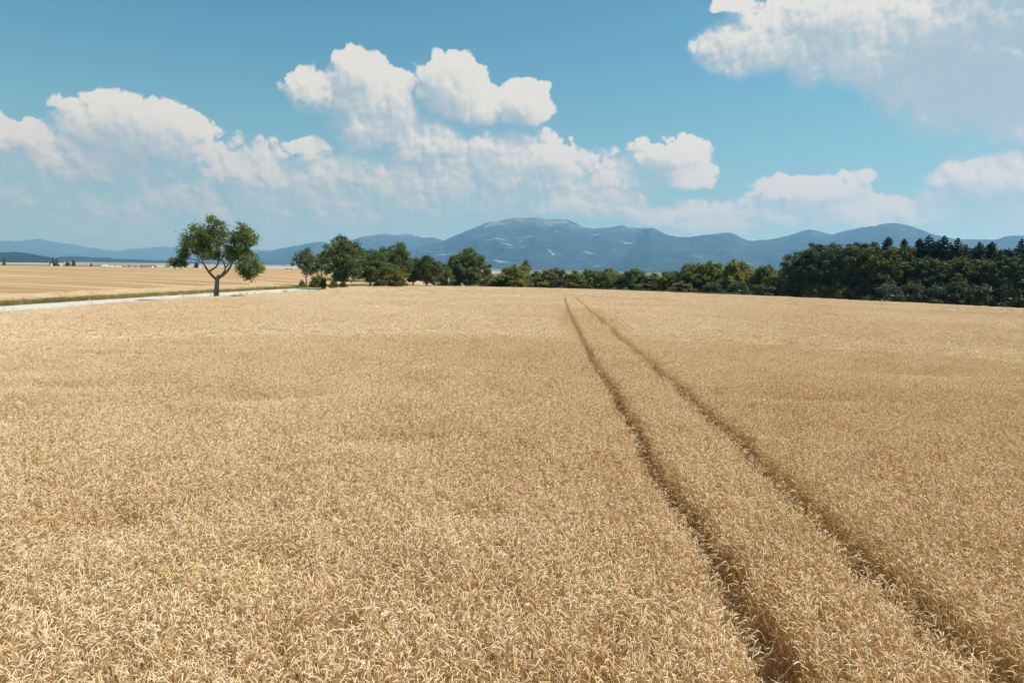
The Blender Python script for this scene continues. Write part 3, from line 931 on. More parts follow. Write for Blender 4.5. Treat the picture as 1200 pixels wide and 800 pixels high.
place('bush_c', 402, 330, 9, 127, 'dark scrub wrapped round the base of the tallest roadside tree', 'bush', 'bushes under the roadside trees', 'bush')
place('bush_b', 445, 329, 14, 145, 'low scrub beside the trunk of the flat topped roadside tree', 'bush', 'bushes under the roadside trees', 'bush')
place('bush_c', 471, 327, 12, 160, 'low scrub under the narrow dark pointed tree', 'bush', 'bushes under the roadside trees', 'bush')
place('round', 550, 288.5, 53, 200, 'big round deciduous tree standing alone at the crest of the wheat', 'tree', None)
G2 = 'shrubs in the hedge behind the wheat'
H = 'hedge behind the wheat'
place('bush_a', 603, 312, 40, 196, 'rounded yellow green shrub, first right of the big round tree', 'shrub', G2)
place('small', 615, 306, 17, 214, 'darker treetop rising behind the first yellow green shrub', 'tree', None)
place('bush_c', 585, 322, 22, 200, 'low olive shrub touching the right foot of the big round tree', 'shrub', G2)
place('bush_b', 628, 318, 20, 202, 'small green shrub filling the gap after the first yellow green shrub', 'shrub', G2)
place('bush_a', 648, 315.5, 38, 196, 'broad low yellow green shrub left of the middle of the hedge', 'shrub', G2)
place('bush_c', 672, 318, 26, 194, 'low olive shrub between two broad green ones in the hedge', 'shrub', G2)
place('bush_b', 692, 316.5, 30, 198, 'green shrub with a flat top in the middle of the hedge', 'shrub', G2)
place('bush_b', 715, 315, 30, 192, 'dense mid green shrub, fifth of the round topped ones in the hedge', 'shrub', G2)
place('bush_b', 742, 315, 34, 190, 'bluish green shrub with a dark base in the hedge, below the mountain saddle', 'shrub', G2)
place('bush_c', 765, 321, 26, 188, 'lowest shrub of the hedge, dull olive, under the dip in the hedge line', 'shrub', G2)
place('bush_b', 787, 318, 30, 184, 'leafy green shrub just left of the tall yellow green willows', 'shrub', G2)
place('bush_b', 812, 309, 32, 182, 'domed dark green tree at the left end of the tall yellow green group', 'tree', G2)
place('bush_a', 832, 308, 38, 178, 'tall rounded yellow green tree, left one of the pair in the hedge', 'tree', G2)
place('bush_a', 866, 306.5, 40, 174, 'tallest rounded yellow green tree, right one of the pair in the hedge', 'tree', G2)
place('bush_a', 896, 312, 34, 168, 'yellow green shrub pressed against the left edge of the dark wood', 'shrub', G2)
place('bush_c', 912, 318, 26, 164, 'olive shrub half under the left edge of the dark wood', 'shrub', G2)
place('bush_d', 836, 331, 22, 170, 'grey leaved low bush in front of the left tall yellow green tree', 'shrub', G2)
place('bush_d', 866, 330, 24, 166, 'grey leaved low bush in front of the tallest yellow green tree', 'shrub', G2)
place('bush_d', 892, 333, 20, 161, 'grey leaved low bush in front of the last yellow green shrub', 'shrub', G2)
place('bush_d', 656, 326, 20, 190, 'grey green low bush in front of the broad yellow green shrub', 'shrub', G2)
place('bush_c', 800, 330, 26, 174, 'low brownish shrub at the foot of the domed dark green tree', 'shrub', G2)
place('bush_d', 930, 338, 22, 152, 'low grey bush at the left foot of the dark wood', 'shrub', G2)

G3 = 'broadleaf trees along the front of the dark wood'
place('wood_a', 934, 293, 36, 152, 'dark leafy tree forming the left corner of the wood', 'tree', G3)
place('wood_b', 953, 286, 36, 150, 'dark tree with a tall round head, second from the left corner of the wood', 'tree', G3)
place('wood_a', 975, 283, 36, 148, 'tall dark tree in the left part of the wood, under the first mountain hump', 'tree', G3)
place('wood_b', 998, 282, 36, 146, 'dark bluish tree just left of where the wood turns lighter green', 'tree', G3)
place('wood_d', 1018, 286, 32, 144, 'mid green slender tree left of the yellow green pair in the wood', 'tree', G3)
place('wood_c', 1043, 286, 36, 141, 'bright yellow green tree in the wood, the larger left one of a pair', 'tree', G3)
place('wood_c', 1064, 285, 28, 142, 'bright yellow green tree in the wood, the narrower right one of a pair', 'tree', G3)
place('wood_a', 1084, 298, 34, 139, 'dark tree right of the yellow green pair, lower than the spruces behind it', 'tree', G3)
place('wood_d', 1103, 303, 36, 138, 'grey green rounded tree in front of the tallest spruces', 'tree', G3)
place('wood_c', 1130, 298, 40, 136, 'olive rounded tree right of the tallest spruces', 'tree', G3)
place('wood_c', 1156, 301, 38, 134, 'olive brown rounded tree in front of the pair of separate spruces', 'tree', G3)
place('wood_b', 1186, 296, 36, 131, 'dark tree at the right edge of the picture, beyond the gap in the wood', 'tree', G3)
place('wood_a', 1214, 290, 40, 129, 'dark tree cut by the right edge of the picture', 'tree', G3)
place('wood_b', 1252, 292, 46, 128, 'dark tree beyond the right edge of the wood seen here', 'tree', G3)
G4 = 'undergrowth along the foot of the wood'
for px, tp, w_, Y, lb in ((958, 336, 26, 146, 'dark bush at the foot of the wood, under its second tree from the left'),
                          (984, 338, 28, 144, 'dark bush at the foot of the wood, left of its middle'),
                          (1012, 337, 28, 141, 'grey bush at the foot of the wood, left below the yellow green pair'),
                          (1040, 334, 32, 137, 'grey green bush at the foot of the larger yellow green tree'),
                          (1070, 336, 28, 136, 'grey bush right below the narrower yellow green tree'),
                          (1098, 338, 30, 134, 'pale grey bush at the foot of the grey green rounded tree'),
                          (1126, 337, 30, 132, 'pale grey bush at the foot of the olive tree right of the tallest spruces'),
                          (1152, 339, 30, 130, 'grey bush under the olive brown tree near the right edge'),
                          (1182, 338, 30, 128, 'dark grey bush at the foot of the wood, by the right edge of the picture')):
    place('bush_d' if 'grey' in lb else 'bush_b', px, tp - random.uniform(-1, 9), w_, Y, lb, 'bush', G4, 'undergrowth_bush')
G5 = 'conifers standing up out of the wood'
for kd, px, tp, w_, Y, lb in (
    ('pine_a', 958, 279, 24, 158, 'leftmost conifer top rising from the wood'),
    ('pine_a', 978, 279, 22, 157, 'conifer top, second from the left, over the wood'),
    ('pine_a', 1003, 279, 26, 156, 'conifer top left of the broad dark crown over the wood'),
    ('pine_a', 1020, 278, 26, 154, 'broad conifer top just left of the dark spruce over the yellow green pair'),
    ('spruce_b', 1041, 277, 24, 152, 'dark spruce rising behind the larger yellow green tree'),
    ('spruce_b', 1060, 279, 18, 150, 'narrow spruce tip behind the narrower yellow green tree'),
    ('spruce_b', 1078, 278.5, 22, 147, 'spruce just right of the yellow green pair'),
    ('spruce_a', 1089, 275, 26, 146, 'tallest spruce of the wood, its pointed top against the mountain'),
    ('spruce_b', 1098, 282, 22, 149, 'spruce half hidden right of the tallest spruce'),
    ('spruce_a', 1107, 275.5, 28, 145, 'broad topped spruce between the two sharpest pointed ones'),
    ('spruce_a', 1123, 278, 24, 143, 'sharp pointed spruce, last one before the dip in the wood'),
    ('spruce_b', 1132, 286, 20, 146, 'low spruce right behind the last sharp pointed one'),
    ('spruce_a', 1148.5, 283, 24, 141, 'left one of the pair of separate spruces near the right edge'),
    ('spruce_b', 1163, 282.5, 22, 142, 'right, bluish one of the pair of separate spruces near the right edge'),
    ('spruce_b', 1173, 292, 14, 144, 'thin low spruce in the gap beside the pair of separate spruces'),
    ('pine_a', 1187, 286, 26, 138, 'dark conifer at the right edge, left of the topmost tip there'),
    ('spruce_a', 1198, 279, 22, 138, 'spruce tip cut by the right edge of the picture'),
    ('spruce_a', 1222, 277, 26, 136, 'spruce beyond the right edge of the picture')):
    place(kd, px, tp, w_ * 1.25, Y, lb, 'tree', G5)
# depth of the wood: trees behind the front row
G6 = 'trees deep inside the dark wood'
for q in range(16):
    px = 945 + q * 17
    kd = ('wood_b', 'wood_a', 'pine_a')[q % 3]
    place(kd, px, random.uniform(283, 289), 42, 164 - q * 0.9, 'dark tree deep inside the wood, hidden by the rows in front', 'tree', G6)

# ------------------------------------------------------------------ small things by the far edge
p = at(526, 328, 186); z = gz(p.x, 186)
rt = empty('road_sign', (p.x, 186, z))
mw = simple_mat('white_painted_metal', (0.78, 0.78, 0.76), 0.5, 0.05, 1.0); mg = simple_mat('grey_metal', (0.3, 0.3, 0.3), 0.5, 0.1, 1.0)
mb = MB(); mb.tube([(0, 0, -0.2), (0, 0, p.z - z + 0.5)], 0.04, 8); mb.build('post', mg, rt)
mb = MB(); mb.box((-0.28, -0.07, p.z - z - 0.45), (0.28, -0.03, p.z - z + 0.5)); mb.build('sign_panel', mw, rt)
tag(rt, 'small white upright sign between the roadside row and the big round tree', 'sign')

# weed stalk poking up over the crop crest
p = hit(601.5, 342.5, 0.75)
mb = MB(); mb.tube([(0, 0, 0), (0.02, 0, 0.8), (0.05, 0, 1.45)], [0.02, 0.02, 0.012], 5, 0.2)
for q in range(7):
    a = q * 1.3; mb.tube([(0.03, 0, 0.85 + q * 0.08), (0.03 + 0.16 * math.cos(a), 0.16 * math.sin(a), 1.0 + q * 0.08)], [0.015, 0.006], 4, 0.1)
weed = mb.build('weed', M['grass'])
weed.location = (p.x, p.y, gz(p.x, p.y))
tag(weed, 'single dark dry weed standing taller than the wheat near its crest', 'plant')

# ------------------------------------------------------------------ hamlet in the valley
wall_m = simple_mat('white_render_wall', (0.74, 0.72, 0.68), 0.8, 0.06, 0.3)
roof_m = simple_mat('grey_brown_roof', (0.16, 0.11, 0.09), 0.8, 0.2, 0.3)
roof_l = simple_mat('pale_metal_roof', (0.45, 0.46, 0.47), 0.5, 0.1, 0.3)
win_m = simple_mat('dark_window_glass', (0.04, 0.05, 0.06), 0.2, 0.1, 0.3, 0.5)


def house(px, py, wpx, hpx, Y, label, rm, rz=0.0, cat='house', name='house', roof_frac=0.45):
    """long low building; py is its foot in the photo"""
    p = at(px, py, Y); w = wpx * Y / F_PX; h = hpx * Y / F_PX; d = min(w * 0.7, 12)
    o = empty(name, (p.x, Y, p.z), rz)
    wh = h * (1 - roof_frac)
    mb = MB(); mb.box((-w / 2, -d / 2, -30), (w / 2, d / 2, wh))
    mb.add([(-w / 2, -d / 2, wh), (-w / 2, d / 2, wh), (-w / 2, 0, h * 0.98), (w / 2, -d / 2, wh), (w / 2, d / 2, wh), (w / 2, 0, h * 0.98)], np.array([(0, 2, 1), (3, 4, 5)]))
    mb.build('wall', wall_m, o)
    e = 0.06 * w; t = 0.25
    mb = MB()
    for s in (-1, 1):
        V = [(-w / 2 - e, s * (d / 2 + 0.5), wh - 0.3), (w / 2 + e, s * (d / 2 + 0.5), wh - 0.3), (w / 2 + e, 0, h), (-w / 2 - e, 0, h)]
        V += [(a, b, c + t) for a, b, c in V]
        F = [(0, 1, 2, 3), (7, 6, 5, 4), (0, 4, 5, 1), (1, 5, 6, 2), (2, 6, 7, 3), (3, 7, 4, 0)]
        mb.add(V, np.array(F))
    mb.build('roof', rm, o)
    n = max(2, int(w / 5))
    for q in range(n):
        x = -w / 2 + w * (q + 0.5) / n
        mb = MB(); mb.box((x - 0.6, -d / 2 - 0.05, wh * 0.35), (x + 0.6, -d / 2 + 0.1, wh * 0.75)); mb.build('window', win_m, o)
    tag(o, label, cat, 'buildings in the valley')
    return o


house(59.5, 310.6, 2.2, 2.4, 900, 'tiny white house at the far end of the stubble, left of the pointed tree', roof_m)
house(71, 310.6, 2.0, 2.2, 930, 'tiny white house between the far left trees and the pointed tree', roof_l)
house(123.5, 313.6, 6.0, 3.0, 900, 'long white hall, leftmost of the larger buildings beyond the stubble', roof_l, 0.1)
house(131, 313.8, 4.4, 2.6, 920, 'white building just right of the long white hall', roof_l, -0.1)
house(139, 313.8, 5.0, 2.2, 980, 'dull low building between the white ones beyond the stubble', roof_l, -0.1)
house(146, 314.0, 4.0, 2.2, 960, 'small pale building in the middle of the hamlet', roof_m, 0.2)
house(151.5, 313.6, 3.0, 3.4, 940, 'white gabled house with the highest roof in the hamlet', roof_m, 0.5)
house(159, 314.4, 4.0, 2.8, 930, 'white cottage left of the brown roofed farmhouse', roof_m, 0.3)
house(172.5, 314.6, 13, 4.0, 900, 'wide farmhouse with white walls under a dark brown roof', roof_m, 0.05)
house(233, 316.0, 4.0, 4.0, 700, 'white house glimpsed beneath the lone fruit tree crown', roof_l, 0.2)
house(352, 321.3, 7.0, 3.6, 620, 'white building behind the trunk of the first small roadside tree', roof_l, 0.2)
house(341, 321.5, 4.0, 3.4, 640, 'small white building right of the dark clump of valley trees', roof_l, 0.2)
house(372, 321.0, 10.0, 3.8, 600, 'long white building behind the slim young tree', roof_l, 0.0)

G7 = 'trees scattered by the hamlet'
for px, tp, w_, Y, lb in ((4.5, 303.0, 5, 700, 'dark tree at the far left end of the stubble, cut near the picture edge'),
                          (62, 301.5, 5, 950, 'blurred tree left of the tall pointed tree beyond the stubble'),
                          (66, 303.0, 4, 930, 'small tree touching the blurred one beyond the stubble'),
                          (86, 305.0, 5.5, 800, 'pointed dark tree alone beyond the stubble, left of the hamlet'),
                          (79, 307.0, 8, 820, 'low bushes left of the lone pointed far tree'),
                          (107, 309.0, 4, 840, 'small round tree between the lone pointed tree and the hamlet'),
                          (182, 310.5, 3, 880, 'small tree at the right end of the brown roofed farmhouse'),
                          (165, 311.5, 3, 890, 'small tree at the left end of the brown roofed farmhouse'),
                          (230, 307.5, 7, 660, 'bluish trees by the white house beneath the lone fruit tree'),
                          (336, 314.5, 6, 560, 'dark round valley tree, left half of the clump near the small roadside tree'),
                          (341.5, 314.5, 5.5, 565, 'dark round valley tree, right half of the clump near the small roadside tree'),
                          (348, 315.5, 6, 550, 'olive tree just left of the first small roadside tree, beyond the stubble'),
                          (317, 318.3, 9, 540, 'low bush line at the end of the stubble right of the lone fruit tree'),
                          (280, 318, 10, 520, 'greenish bushes behind the trunk side of the lone fruit tree'),
                          (195, 312.8, 8, 860, 'low scrub right of the farmhouse')):
    place('bush_b', px, tp, w_, Y, lb, 'tree', G7, 'distant_tree')

# ------------------------------------------------------------------ hills and mountains
def mountain_mat(name, clear_amt, patch_col=(0.42, 0.42, 0.38), forest=(0.010, 0.025, 0.028), meadow=(0.030, 0.056, 0.044), crest_z=600):
    m, g, out, pos = new_mat(name)
    X, Y, Z = g.sep(pos)
    n1 = g.noise(pos, 0.0016, 6, 0.65); n2 = g.noise(pos, 0.006, 5, 0.7)
    st = g.noise(g.v('MULTIPLY', pos, (0.7, 1, 1.3)), 0.0050, 5, 0.62, 0.5)
    c = g.mix(g.ss(n2, 0.35, 0.7), c4(forest), c4([v * 1.9 for v in forest]))
    c = g.mix(g.ss(n1, 0.52, 0.62, 0, 0.6), c, c4(meadow))
    hi = g.ss(Z, crest_z * 0.62, crest_z * 1.02)
    c = g.mix(g.m('MULTIPLY', hi, g.ss(n2, 0.40, 0.55), clamp=True), c, c4((0.12, 0.13, 0.10)))
    # bare limestone and clearings
    th = g.m('SUBTRACT', 0.600, g.m('MULTIPLY', hi, 0.04))
    cl_ = g.ss(st, th, g.m('ADD', th, 0.05))
    cl_ = g.m('MULTIPLY', cl_, g.ss(n1, 0.42, 0.50))
    c = g.mix(g.m('MULTIPLY', cl_, clear_amt), c, c4(patch_col))
    b = g.node('ShaderNodeBsdfPrincipled'); g.put(b.inputs['Base Color'], c); b.inputs['Roughness'].default_value = 1.0
    b.inputs['Specular IOR Level'].default_value = 0.0
    g.l.new(b.outputs[0], out.inputs[0])
    return m


def range_mesh(name, ridge_px, Yr, depth_front, depth_back, mat, label, seed, spur=0.28, foot=-30):
    """a mountain range whose skyline passes through photo points, Yr metres away; spurs run down to the valley"""
    az, el = [], []
    for px, py in ridge_px:
        d = ray(px, py); az.append(math.degrees(math.atan2(d.x, d.y))); el.append(d.z / math.hypot(d.x, d.y))
    az = np.array(az); el = np.array(el)
    a = np.arange(az[0], az[-1], 0.09)
    e = np.interp(a, az, el)
    kk = np.array([1, 2, 3, 2, 1.0]); kk /= kk.sum()
    e = np.convolve(np.pad(e, 2, 'edge'), kk, 'valid')
    Hr = CAM_Z + e * Yr
    Hr = Hr + (fbm(a * 2.3 + seed, a * 0 + seed, 5) - 0.5) * Yr * 0.0022
    t = np.concatenate([np.linspace(-1, 0, 46), np.linspace(0.05, 1, 12)])
    T, A = np.meshgrid(t, a, indexing='ij')
    rr_ = Yr + np.where(T < 0, T * depth_front, T * depth_back)
    prof = np.where(T < 0, (1 + T) ** 1.15, (1 - T) ** 1.3)
    prof = prof * prof * (3 - 2 * prof) * 0.45 + prof * 0.55
    arc = np.radians(A) * Yr / 1000.0                     # km along the range
    down = (-T) * depth_front / 1000.0
    warp = (fbm(arc * 0.5 + seed, down * 0.5, 3) - 0.5) * 1.6
    s1 = 1 - np.abs(2 * vnoise(arc * 0.9 + warp + seed, down * 0.22 + seed) - 1)
    s2 = 1 - np.abs(2 * vnoise(arc * 2.4 + warp * 1.5 + seed, down * 0.6 + 40) - 1)
    s3 = fbm(arc * 5 + seed, down * 4, 4)
    rel = spur * (0.62 * s1 + 0.28 * s2 + 0.25 * s3)
    fade = np.sin(np.clip(np.abs(T), 0, 1) * np.pi) ** 0.8
    Z = foot + (Hr[None, :] - foot) * np.clip(prof * (1 - 0.55 * spur * fade) + (rel - spur * 0.5) * fade * 0.9, 0, None)
    Z = np.where(np.abs(T) > 0.999, foot - 20, Z)
    X = rr_ * np.sin(np.radians(A)); Y = rr_ * np.cos(np.radians(A))
    V = np.stack([X, Y, Z], -1).reshape(-1, 3); n = len(a)
    i = np.arange(len(t) - 1)[:, None] * n; j = np.arange(n - 1)[None]
    F = np.stack([i + j, i + j + 1, i + n + j + 1, i + n + j], -1).reshape(-1, 4)
    o = mesh_np(name, V, F, mat, True)
    return tag(o, label, 'mountain', kind='structure')


mm = mountain_mat('mountain_slopes', 0.5, crest_z=820)
mm2 = mountain_mat('wooded_slopes', 0.18, crest_z=900)
main_r = [(455, 304), (480, 294), (500, 287.5), (520, 281.5), (533, 276.5), (545, 271.5), (557, 266), (570, 261.5), (585, 258), (600, 255.7), (620, 255), (632, 255), (640, 256.5), (648, 257), (660, 256.5), (668, 258.5), (676, 262), (684, 266.5), (692, 268), (705, 267), (720, 265.5), (730, 264), (738, 266), (745, 267.2), (760, 267), (767, 269.5), (780, 275), (800, 282), (840, 290), (890, 300)]
range_mesh('mountains', main_r, 12000, 4300, 4000, mm, 'high blue mountain massif with pale clearings behind the middle of the field', 3.0)
right_r = [(700, 306), (735, 285), (760, 268.5), (762, 266.5), (770, 269.5), (780, 274), (792, 278.2), (803, 277.8), (815, 277), (833, 274.5), (850, 272.5), (856, 272.8), (863, 276), (871, 280), (880, 282.5), (900, 280.5), (925, 276), (938, 271.5), (950, 269), (958, 270.5), (966, 272.5), (976, 275.2), (985, 272), (1000, 268.5), (1020, 265), (1034, 262.5), (1045, 260.7), (1056, 262), (1070, 266), (1085, 271.5), (1105, 277.5), (1120, 280), (1140, 281), (1165, 281), (1180, 277), (1195, 275), (1215, 277), (1260, 284), (1330, 276), (1400, 290), (1500, 300)]
range_mesh('mountains', right_r, 11000, 4200, 3600, mm2, 'deep blue wooded mountain ridge above the hedge and the dark wood', 9.0)
left_r = [(250, 306), (285, 300), (305, 295), (330, 291), (350, 287.5), (370, 284), (378, 283.5), (390, 285.5), (402, 284), (418, 279.5), (430, 276.5), (447, 274.3), (462, 275), (475, 274.3), (488, 276), (498, 279), (507, 278.2), (520, 281.5), (540, 286), (580, 292), (640, 300)]
range_mesh('mountains', left_r, 15500, 4200, 4000, mm, 'paler mountain range with a flat double summit behind the roadside trees', 21.0)
far_r = [(-260, 286), (-120, 279), (-30, 281), (20, 283), (45, 280), (75, 285), (110, 291), (135, 294), (160, 291), (190, 289), (230, 291.5), (260, 293.5), (300, 292), (340, 294), (400, 300)]
range_mesh('mountains', far_r, 27000, 5000, 2000, mm2, 'very faint far hills along the left horizon', 33.0, spur=0.15)
near_r = [(-190, 299), (-100, 296), (-40, 297.5), (0, 296), (12, 295.2), (27, 295.2), (38, 298), (48, 300.3), (58, 301.8), (66, 304), (76, 308)]
hm = mountain_mat('near_hill_forest', 0.0, forest=(0.007, 0.014, 0.011), meadow=(0.012, 0.022, 0.015))
o = range_mesh('hills', near_r, 6800, 900, 900, hm, 'low dark wooded hill at the far left of the horizon', 5.0, spur=0.12); o['category'] = 'hill'
belt_r = [(60, 305), (68, 301), (84, 300.6), (85, 299.3), (86, 300.8), (110, 301.6), (128, 302.5), (145, 303.8), (165, 304.3), (190, 305.5), (215, 306.5), (260, 308), (330, 310), (420, 311), (470, 313)]
o = range_mesh('hills', belt_r, 9500, 500, 400, hm, 'thin dark belt of far woods crossing the valley on the left', 15.0, spur=0.05); o['category'] = 'hill'

# ------------------------------------------------------------------ haze
hz = MB(); hz.box((-29500, -29500, -140), (29500, 29500, 1150))
hm_, g, out, pos = new_mat('haze_air')
pv = g.node('ShaderNodeVolumePrincipled')
pv.inputs['Color'].default_value = (0.25, 0.53, 0.96, 1)
pv.inputs['Absorption Color'].default_value = (0.6, 0.6, 0.6, 1)
pv.inputs['Density'].default_value = 7.2e-5
pv.inputs['Anisotropy'].default_value = 0.2
g.l.new(pv.outputs[0], out.inputs['Volume'])
haze = hz.build('haze', hm_)
tag(haze, 'thin summer haze over the whole valley', 'haze', kind='stuff')

# ------------------------------------------------------------------ light
SUN_AZ, SUN_EL = 88.0, 54.0       # degrees clockwise from the view direction (+Y), above the horizon
sd = Vector((math.sin(R(SUN_AZ)) * math.cos(R(SUN_EL)), math.cos(R(SUN_AZ)) * math.cos(R(SUN_EL)), math.sin(R(SUN_EL))))
sl = bpy.data.lights.new('sun', 'SUN'); sl.energy = 5.0; sl.angle = R(0.53); sl.color = (1.0, 0.95, 0.87)
so = bpy.data.objects.new('sun', sl); COL.objects.link(so)
so.rotation_euler = sd.to_track_quat('Z', 'Y').to_euler()

w = bpy.data.worlds.new('World'); scene.world = w; w.use_nodes = True
w.node_tree.nodes.clear(); g = NT(w.node_tree)
w.cycles.sampling_method = 'NONE'
out = g.node('ShaderNodeOutputWorld'); bg = g.node('ShaderNodeBackground')
sky = g.node('ShaderNodeTexSky', sky_type='NISHITA'); sky.sun_disc = False
sky.sun_elevation = R(SUN_EL); sky.sun_rotation = R(SUN_AZ); sky.altitude = 450; sky.air_density = 1.0; sky.dust_density = 0.8; sky.ozone_density = 1.6
SKY_S = 0.079
bg.inputs['Strength'].default_value = SKY_S

# cloud layout in degrees of azimuth (right of +Y) and elevation
def azel(px, py):
    d = ray(px, py); return math.degrees(math.atan2(d.x, d.y)), math.degrees(math.atan2(d.z, math.hypot(d.x, d.y)))


#        px    py   rx   ry  weight
BLOBS = [
    (20, 160, 36, 18, 1.0), (166, 156, 66, 34, 1.2), (165, 134, 30, 20, .9), (222, 180, 36, 18, .75), (90, 188, 110, 30, .75), (335, 206, 110, 24, .7), (362, 172, 26, 9, .9),
    (150, 240, 340, 50, .5), (130, 190, 60, 24, .85), (380, 240, 160, 40, .6),
    (400, 110, 56, 24, .85), (422, 88, 28, 24, .95), (462, 116, 32, 26, .85), (450, 150, 60, 30, .75), (528, 104, 40, 32, 1.1), (562, 124, 34, 22, .95), (613, 123, 30, 24, 1.15), (500, 170, 60, 30, .7), (512, 165, 26, 22, .85),
    (590, 178, 60, 26, .75), (640, 182, 34, 18, .85), (500, 222, 220, 46, .65), (600, 200, 90, 30, .8),
    (782, 184, 38, 22, 1.0), (800, 206, 30, 18, .9), (740, 210, 60, 18, .5), (690, 240, 90, 24, .95), (780, 250, 60, 14, .85), (850, 264, 90, 14, .8),
    (926, 220, 40, 14, .9), (975, 226, 30, 18, .8), (1000, 207, 18, 7, .55), (930, 250, 90, 22, .85), (1035, 258, 26, 10, .7),
    (1172, 212, 56, 26, 1.3), (1110, 244, 56, 18, .9), (1190, 244, 80, 30, .8),
    (930, 50, 96, 32, 1.0), (985, 18, 70, 32, 1.1), (890, 66, 60, 22, .9), (1070, 50, 120, 44, 1.2), (1165, 76, 104, 66, 1.25), (1200, 135, 60, 30, .8), (862, 3, 24, 9, .8), (1100, 132, 34, 22, .6),
    (1310, 50, 150, 100, .9), (-110, 170, 90, 50, 1.0), (1320, 230, 90, 50, .9),
]
SK = 57.3 / 820


def field_group(name):
    cg = bpy.data.node_groups.new(name, 'ShaderNodeTree')
    cg.interface.new_socket('P', in_out='INPUT', socket_type='NodeSocketVector')
    cg.interface.new_socket('F', in_out='OUTPUT', socket_type='NodeSocketFloat')
    q = NT(cg); gi = q.node('NodeGroupInput'); go = q.node('NodeGroupOutput')
    return cg, q, gi.outputs[0], go.inputs[0]


# the large masses
CG, q, P1, res = field_group('cloud_masses')
acc = None
for (px, py, rx, ry, wt) in BLOBS:
    a, e = azel(px, py); kx = SK * 1.15
    mad = q.node('ShaderNodeVectorMath', operation='MULTIPLY_ADD'); q.put(mad.inputs[0], P1)
    mad.inputs[1].default_value = (1 / (rx * kx), 1 / (ry * kx), 0); mad.inputs[2].default_value = (-a / (rx * kx), -e / (ry * kx), 0); d = mad.outputs[0]
    v = q.m('MULTIPLY_ADD', q.v('DOT_PRODUCT', d, d), -wt, wt)
    if acc is None: acc = v
    else:
        nd = q.node('ShaderNodeMath', operation='SMOOTH_MAX'); q.put(nd.inputs[0], acc); q.put(nd.inputs[1], v); nd.inputs[2].default_value = 0.15; acc = nd.outputs[0]
q.l.new(q.m('MAXIMUM', acc, -1.5), res)

# the billows: domed cells at falling sizes
PG, q, P1, res = field_group('cloud_billows')
wv = q.noise(P1, 0.9, 3, 0.6, dim='2D', color=True)
P2 = q.v('ADD', P1, q.v('SCALE', q.v('SUBTRACT', wv, (0.5, 0.5, 0.5)), scale=1.7))
tot = None
for sc, am in ((0.40, 0.44), (1.0, 0.30), (2.4, 0.10)):
    vo = q.node('ShaderNodeTexVoronoi', feature='F1', voronoi_dimensions='2D'); q.put(vo.inputs['Vector'], P2); vo.inputs['Scale'].default_value = sc
    dd = q.m('POWER', vo.outputs['Distance'], 2.0)
    t_ = q.m('MULTIPLY_ADD', dd, -am * 1.6, am * 0.45)
    tot = t_ if tot is None else q.m('ADD', tot, t_)
fb = q.noise(P1, 0.5, 8, 0.66, dim='2D')
q.l.new(q.m('ADD', tot, q.m('MULTIPLY', q.m('SUBTRACT', fb, 0.48), 1.15)), res)

tc = g.node('ShaderNodeTexCoord')
dv = g.v('NORMALIZE', tc.outputs['Generated'])
dx, dy, dz = g.sep(dv)
AZ = g.m('MULTIPLY', g.m('ARCTAN2', dx, dy), 57.2958)
EL = g.m('MULTIPLY', g.m('ARCSINE', dz), 57.2958)
PP = g.comb(AZ, EL, 0.0)


def call(grp, p):
    nd = g.node('ShaderNodeGroup'); nd.node_tree = grp; g.put(nd.inputs[0], p); return nd.outputs[0]


big = g.v('ADD', PP, g.v('SCALE', g.v('SUBTRACT', g.noise(PP, 0.35, 3, 0.5, dim='2D', color=True), (0.5, 0.5, 0.5)), scale=1.6))
A0 = call(CG, big); A1 = call(CG, g.v('ADD', big, (0.9, 1.5, 0)))
B0 = call(PG, PP); B1 = call(PG, g.v('ADD', PP, (0.28, 0.38, 0)))
dA = g.m('SUBTRACT', A0, A1); dB = g.m('SUBTRACT', B0, B1)
sq = g.ss(EL, 3.0, 11.0)                      # air between us and the low clouds softens them
crisp = g.ss(dA, -0.5, 0.7)                  # tops are crisp, bases melt away
F0 = g.m('ADD', A0, g.m('MULTIPLY', B0, g.mix(crisp, 0.45, 1.0, 'FLOAT')))
wid = g.mix(crisp, 1.0, 0.26, 'FLOAT')
wid = g.m('ADD', wid, g.mix(sq, 0.25, 0.0, 'FLOAT'))
alpha = g.m('DIVIDE', g.m('ADD', F0, 0.08), wid, clamp=True)
alpha = g.ss(alpha, 0.0, 1.0)
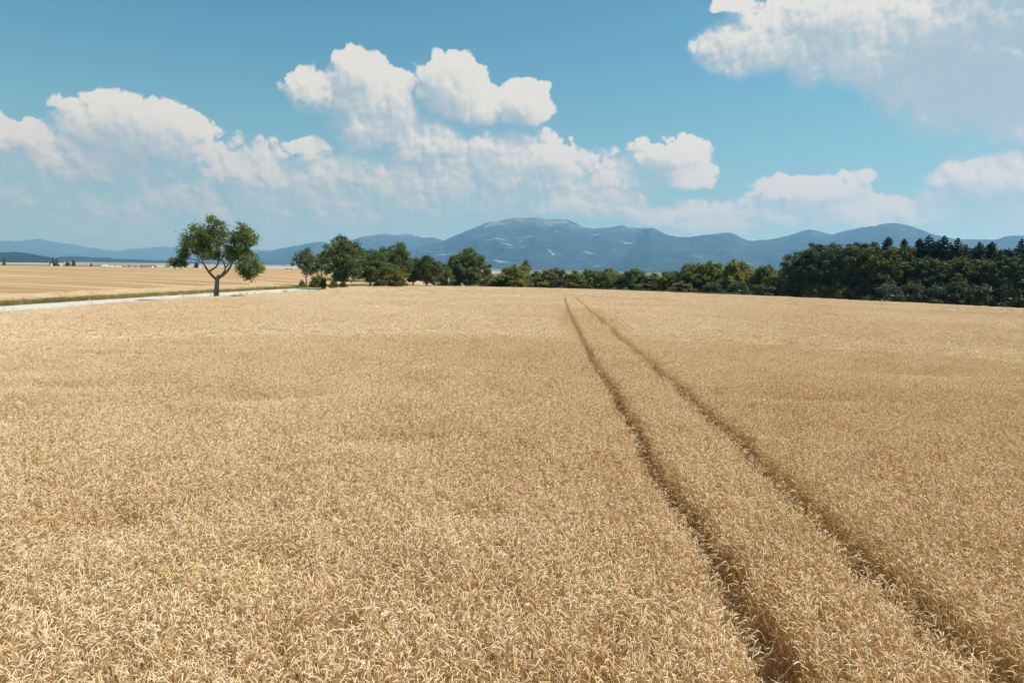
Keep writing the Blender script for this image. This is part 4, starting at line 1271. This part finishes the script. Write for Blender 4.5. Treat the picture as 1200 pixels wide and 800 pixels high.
alpha = g.m('MULTIPLY', alpha, g.ss(EL, 0.0, 7.0, 0.80, 0.98))
lit = g.m('ADD', 0.44, g.m('MULTIPLY', dA, 0.58))
lit = g.m('ADD', lit, g.m('MULTIPLY', dB, g.m('MULTIPLY', g.ss(A0, 0.5, 1.15, 0.95, 0.62), g.mix(crisp, 0.5, 1.0, 'FLOAT'))))
lit = g.m('ADD', lit, g.m('MULTIPLY', g.ss(A0, 0.45, 1.2), -0.10))
lit = g.m('ADD', lit, g.m('MULTIPLY', g.m('MULTIPLY', g.ss(AZ, 25.0, 33.0), g.ss(EL, 8.0, 14.0)), -0.35), clamp=True)
shade_c = g.mix(sq, c4((2.65, 3.5, 3.85)), c4((2.95, 3.7, 4.15)))
lit_c = g.mix(sq, c4((5.0, 4.85, 4.5)), c4((6.2, 5.95, 5.4)))
ccol = g.mix(g.ss(lit, 0.08, 0.95), shade_c, lit_c)
sc_ = g.mix(1.0, sky.outputs[0], c4((0.45, 0.86, 0.79)), blend='MULTIPLY')
sc_ = g.mix(g.ss(EL, 18.0, -2.0, 0.0, 0.85), sc_, c4((2.1, 3.1, 3.5)))
col = g.mix(alpha, sc_, ccol)
g.put(bg.inputs[0], col)
g.l.new(bg.outputs[0], out.inputs[0])

# ------------------------------------------------------------------ render settings
scene.render.engine = 'CYCLES'
cy = scene.cycles
cy.max_bounces = 7; cy.diffuse_bounces = 5; cy.glossy_bounces = 2; cy.transmission_bounces = 4; cy.volume_bounces = 0; cy.transparent_max_bounces = 8
cy.use_denoising = True; cy.denoiser = 'OPENIMAGEDENOISE'; cy.denoising_input_passes = 'RGB_ALBEDO_NORMAL'; cy.denoising_prefilter = 'ACCURATE'
cy.use_adaptive_sampling = True; cy.adaptive_threshold = 0.02; cy.adaptive_min_samples = 16
cy.sample_clamp_indirect = 6
scene.render.film_transparent = False
vs = scene.view_settings
vs.view_transform = 'Standard'; vs.look = 'None'; vs.exposure = 0.72; vs.gamma = 1.0; vs.use_curve_mapping = False
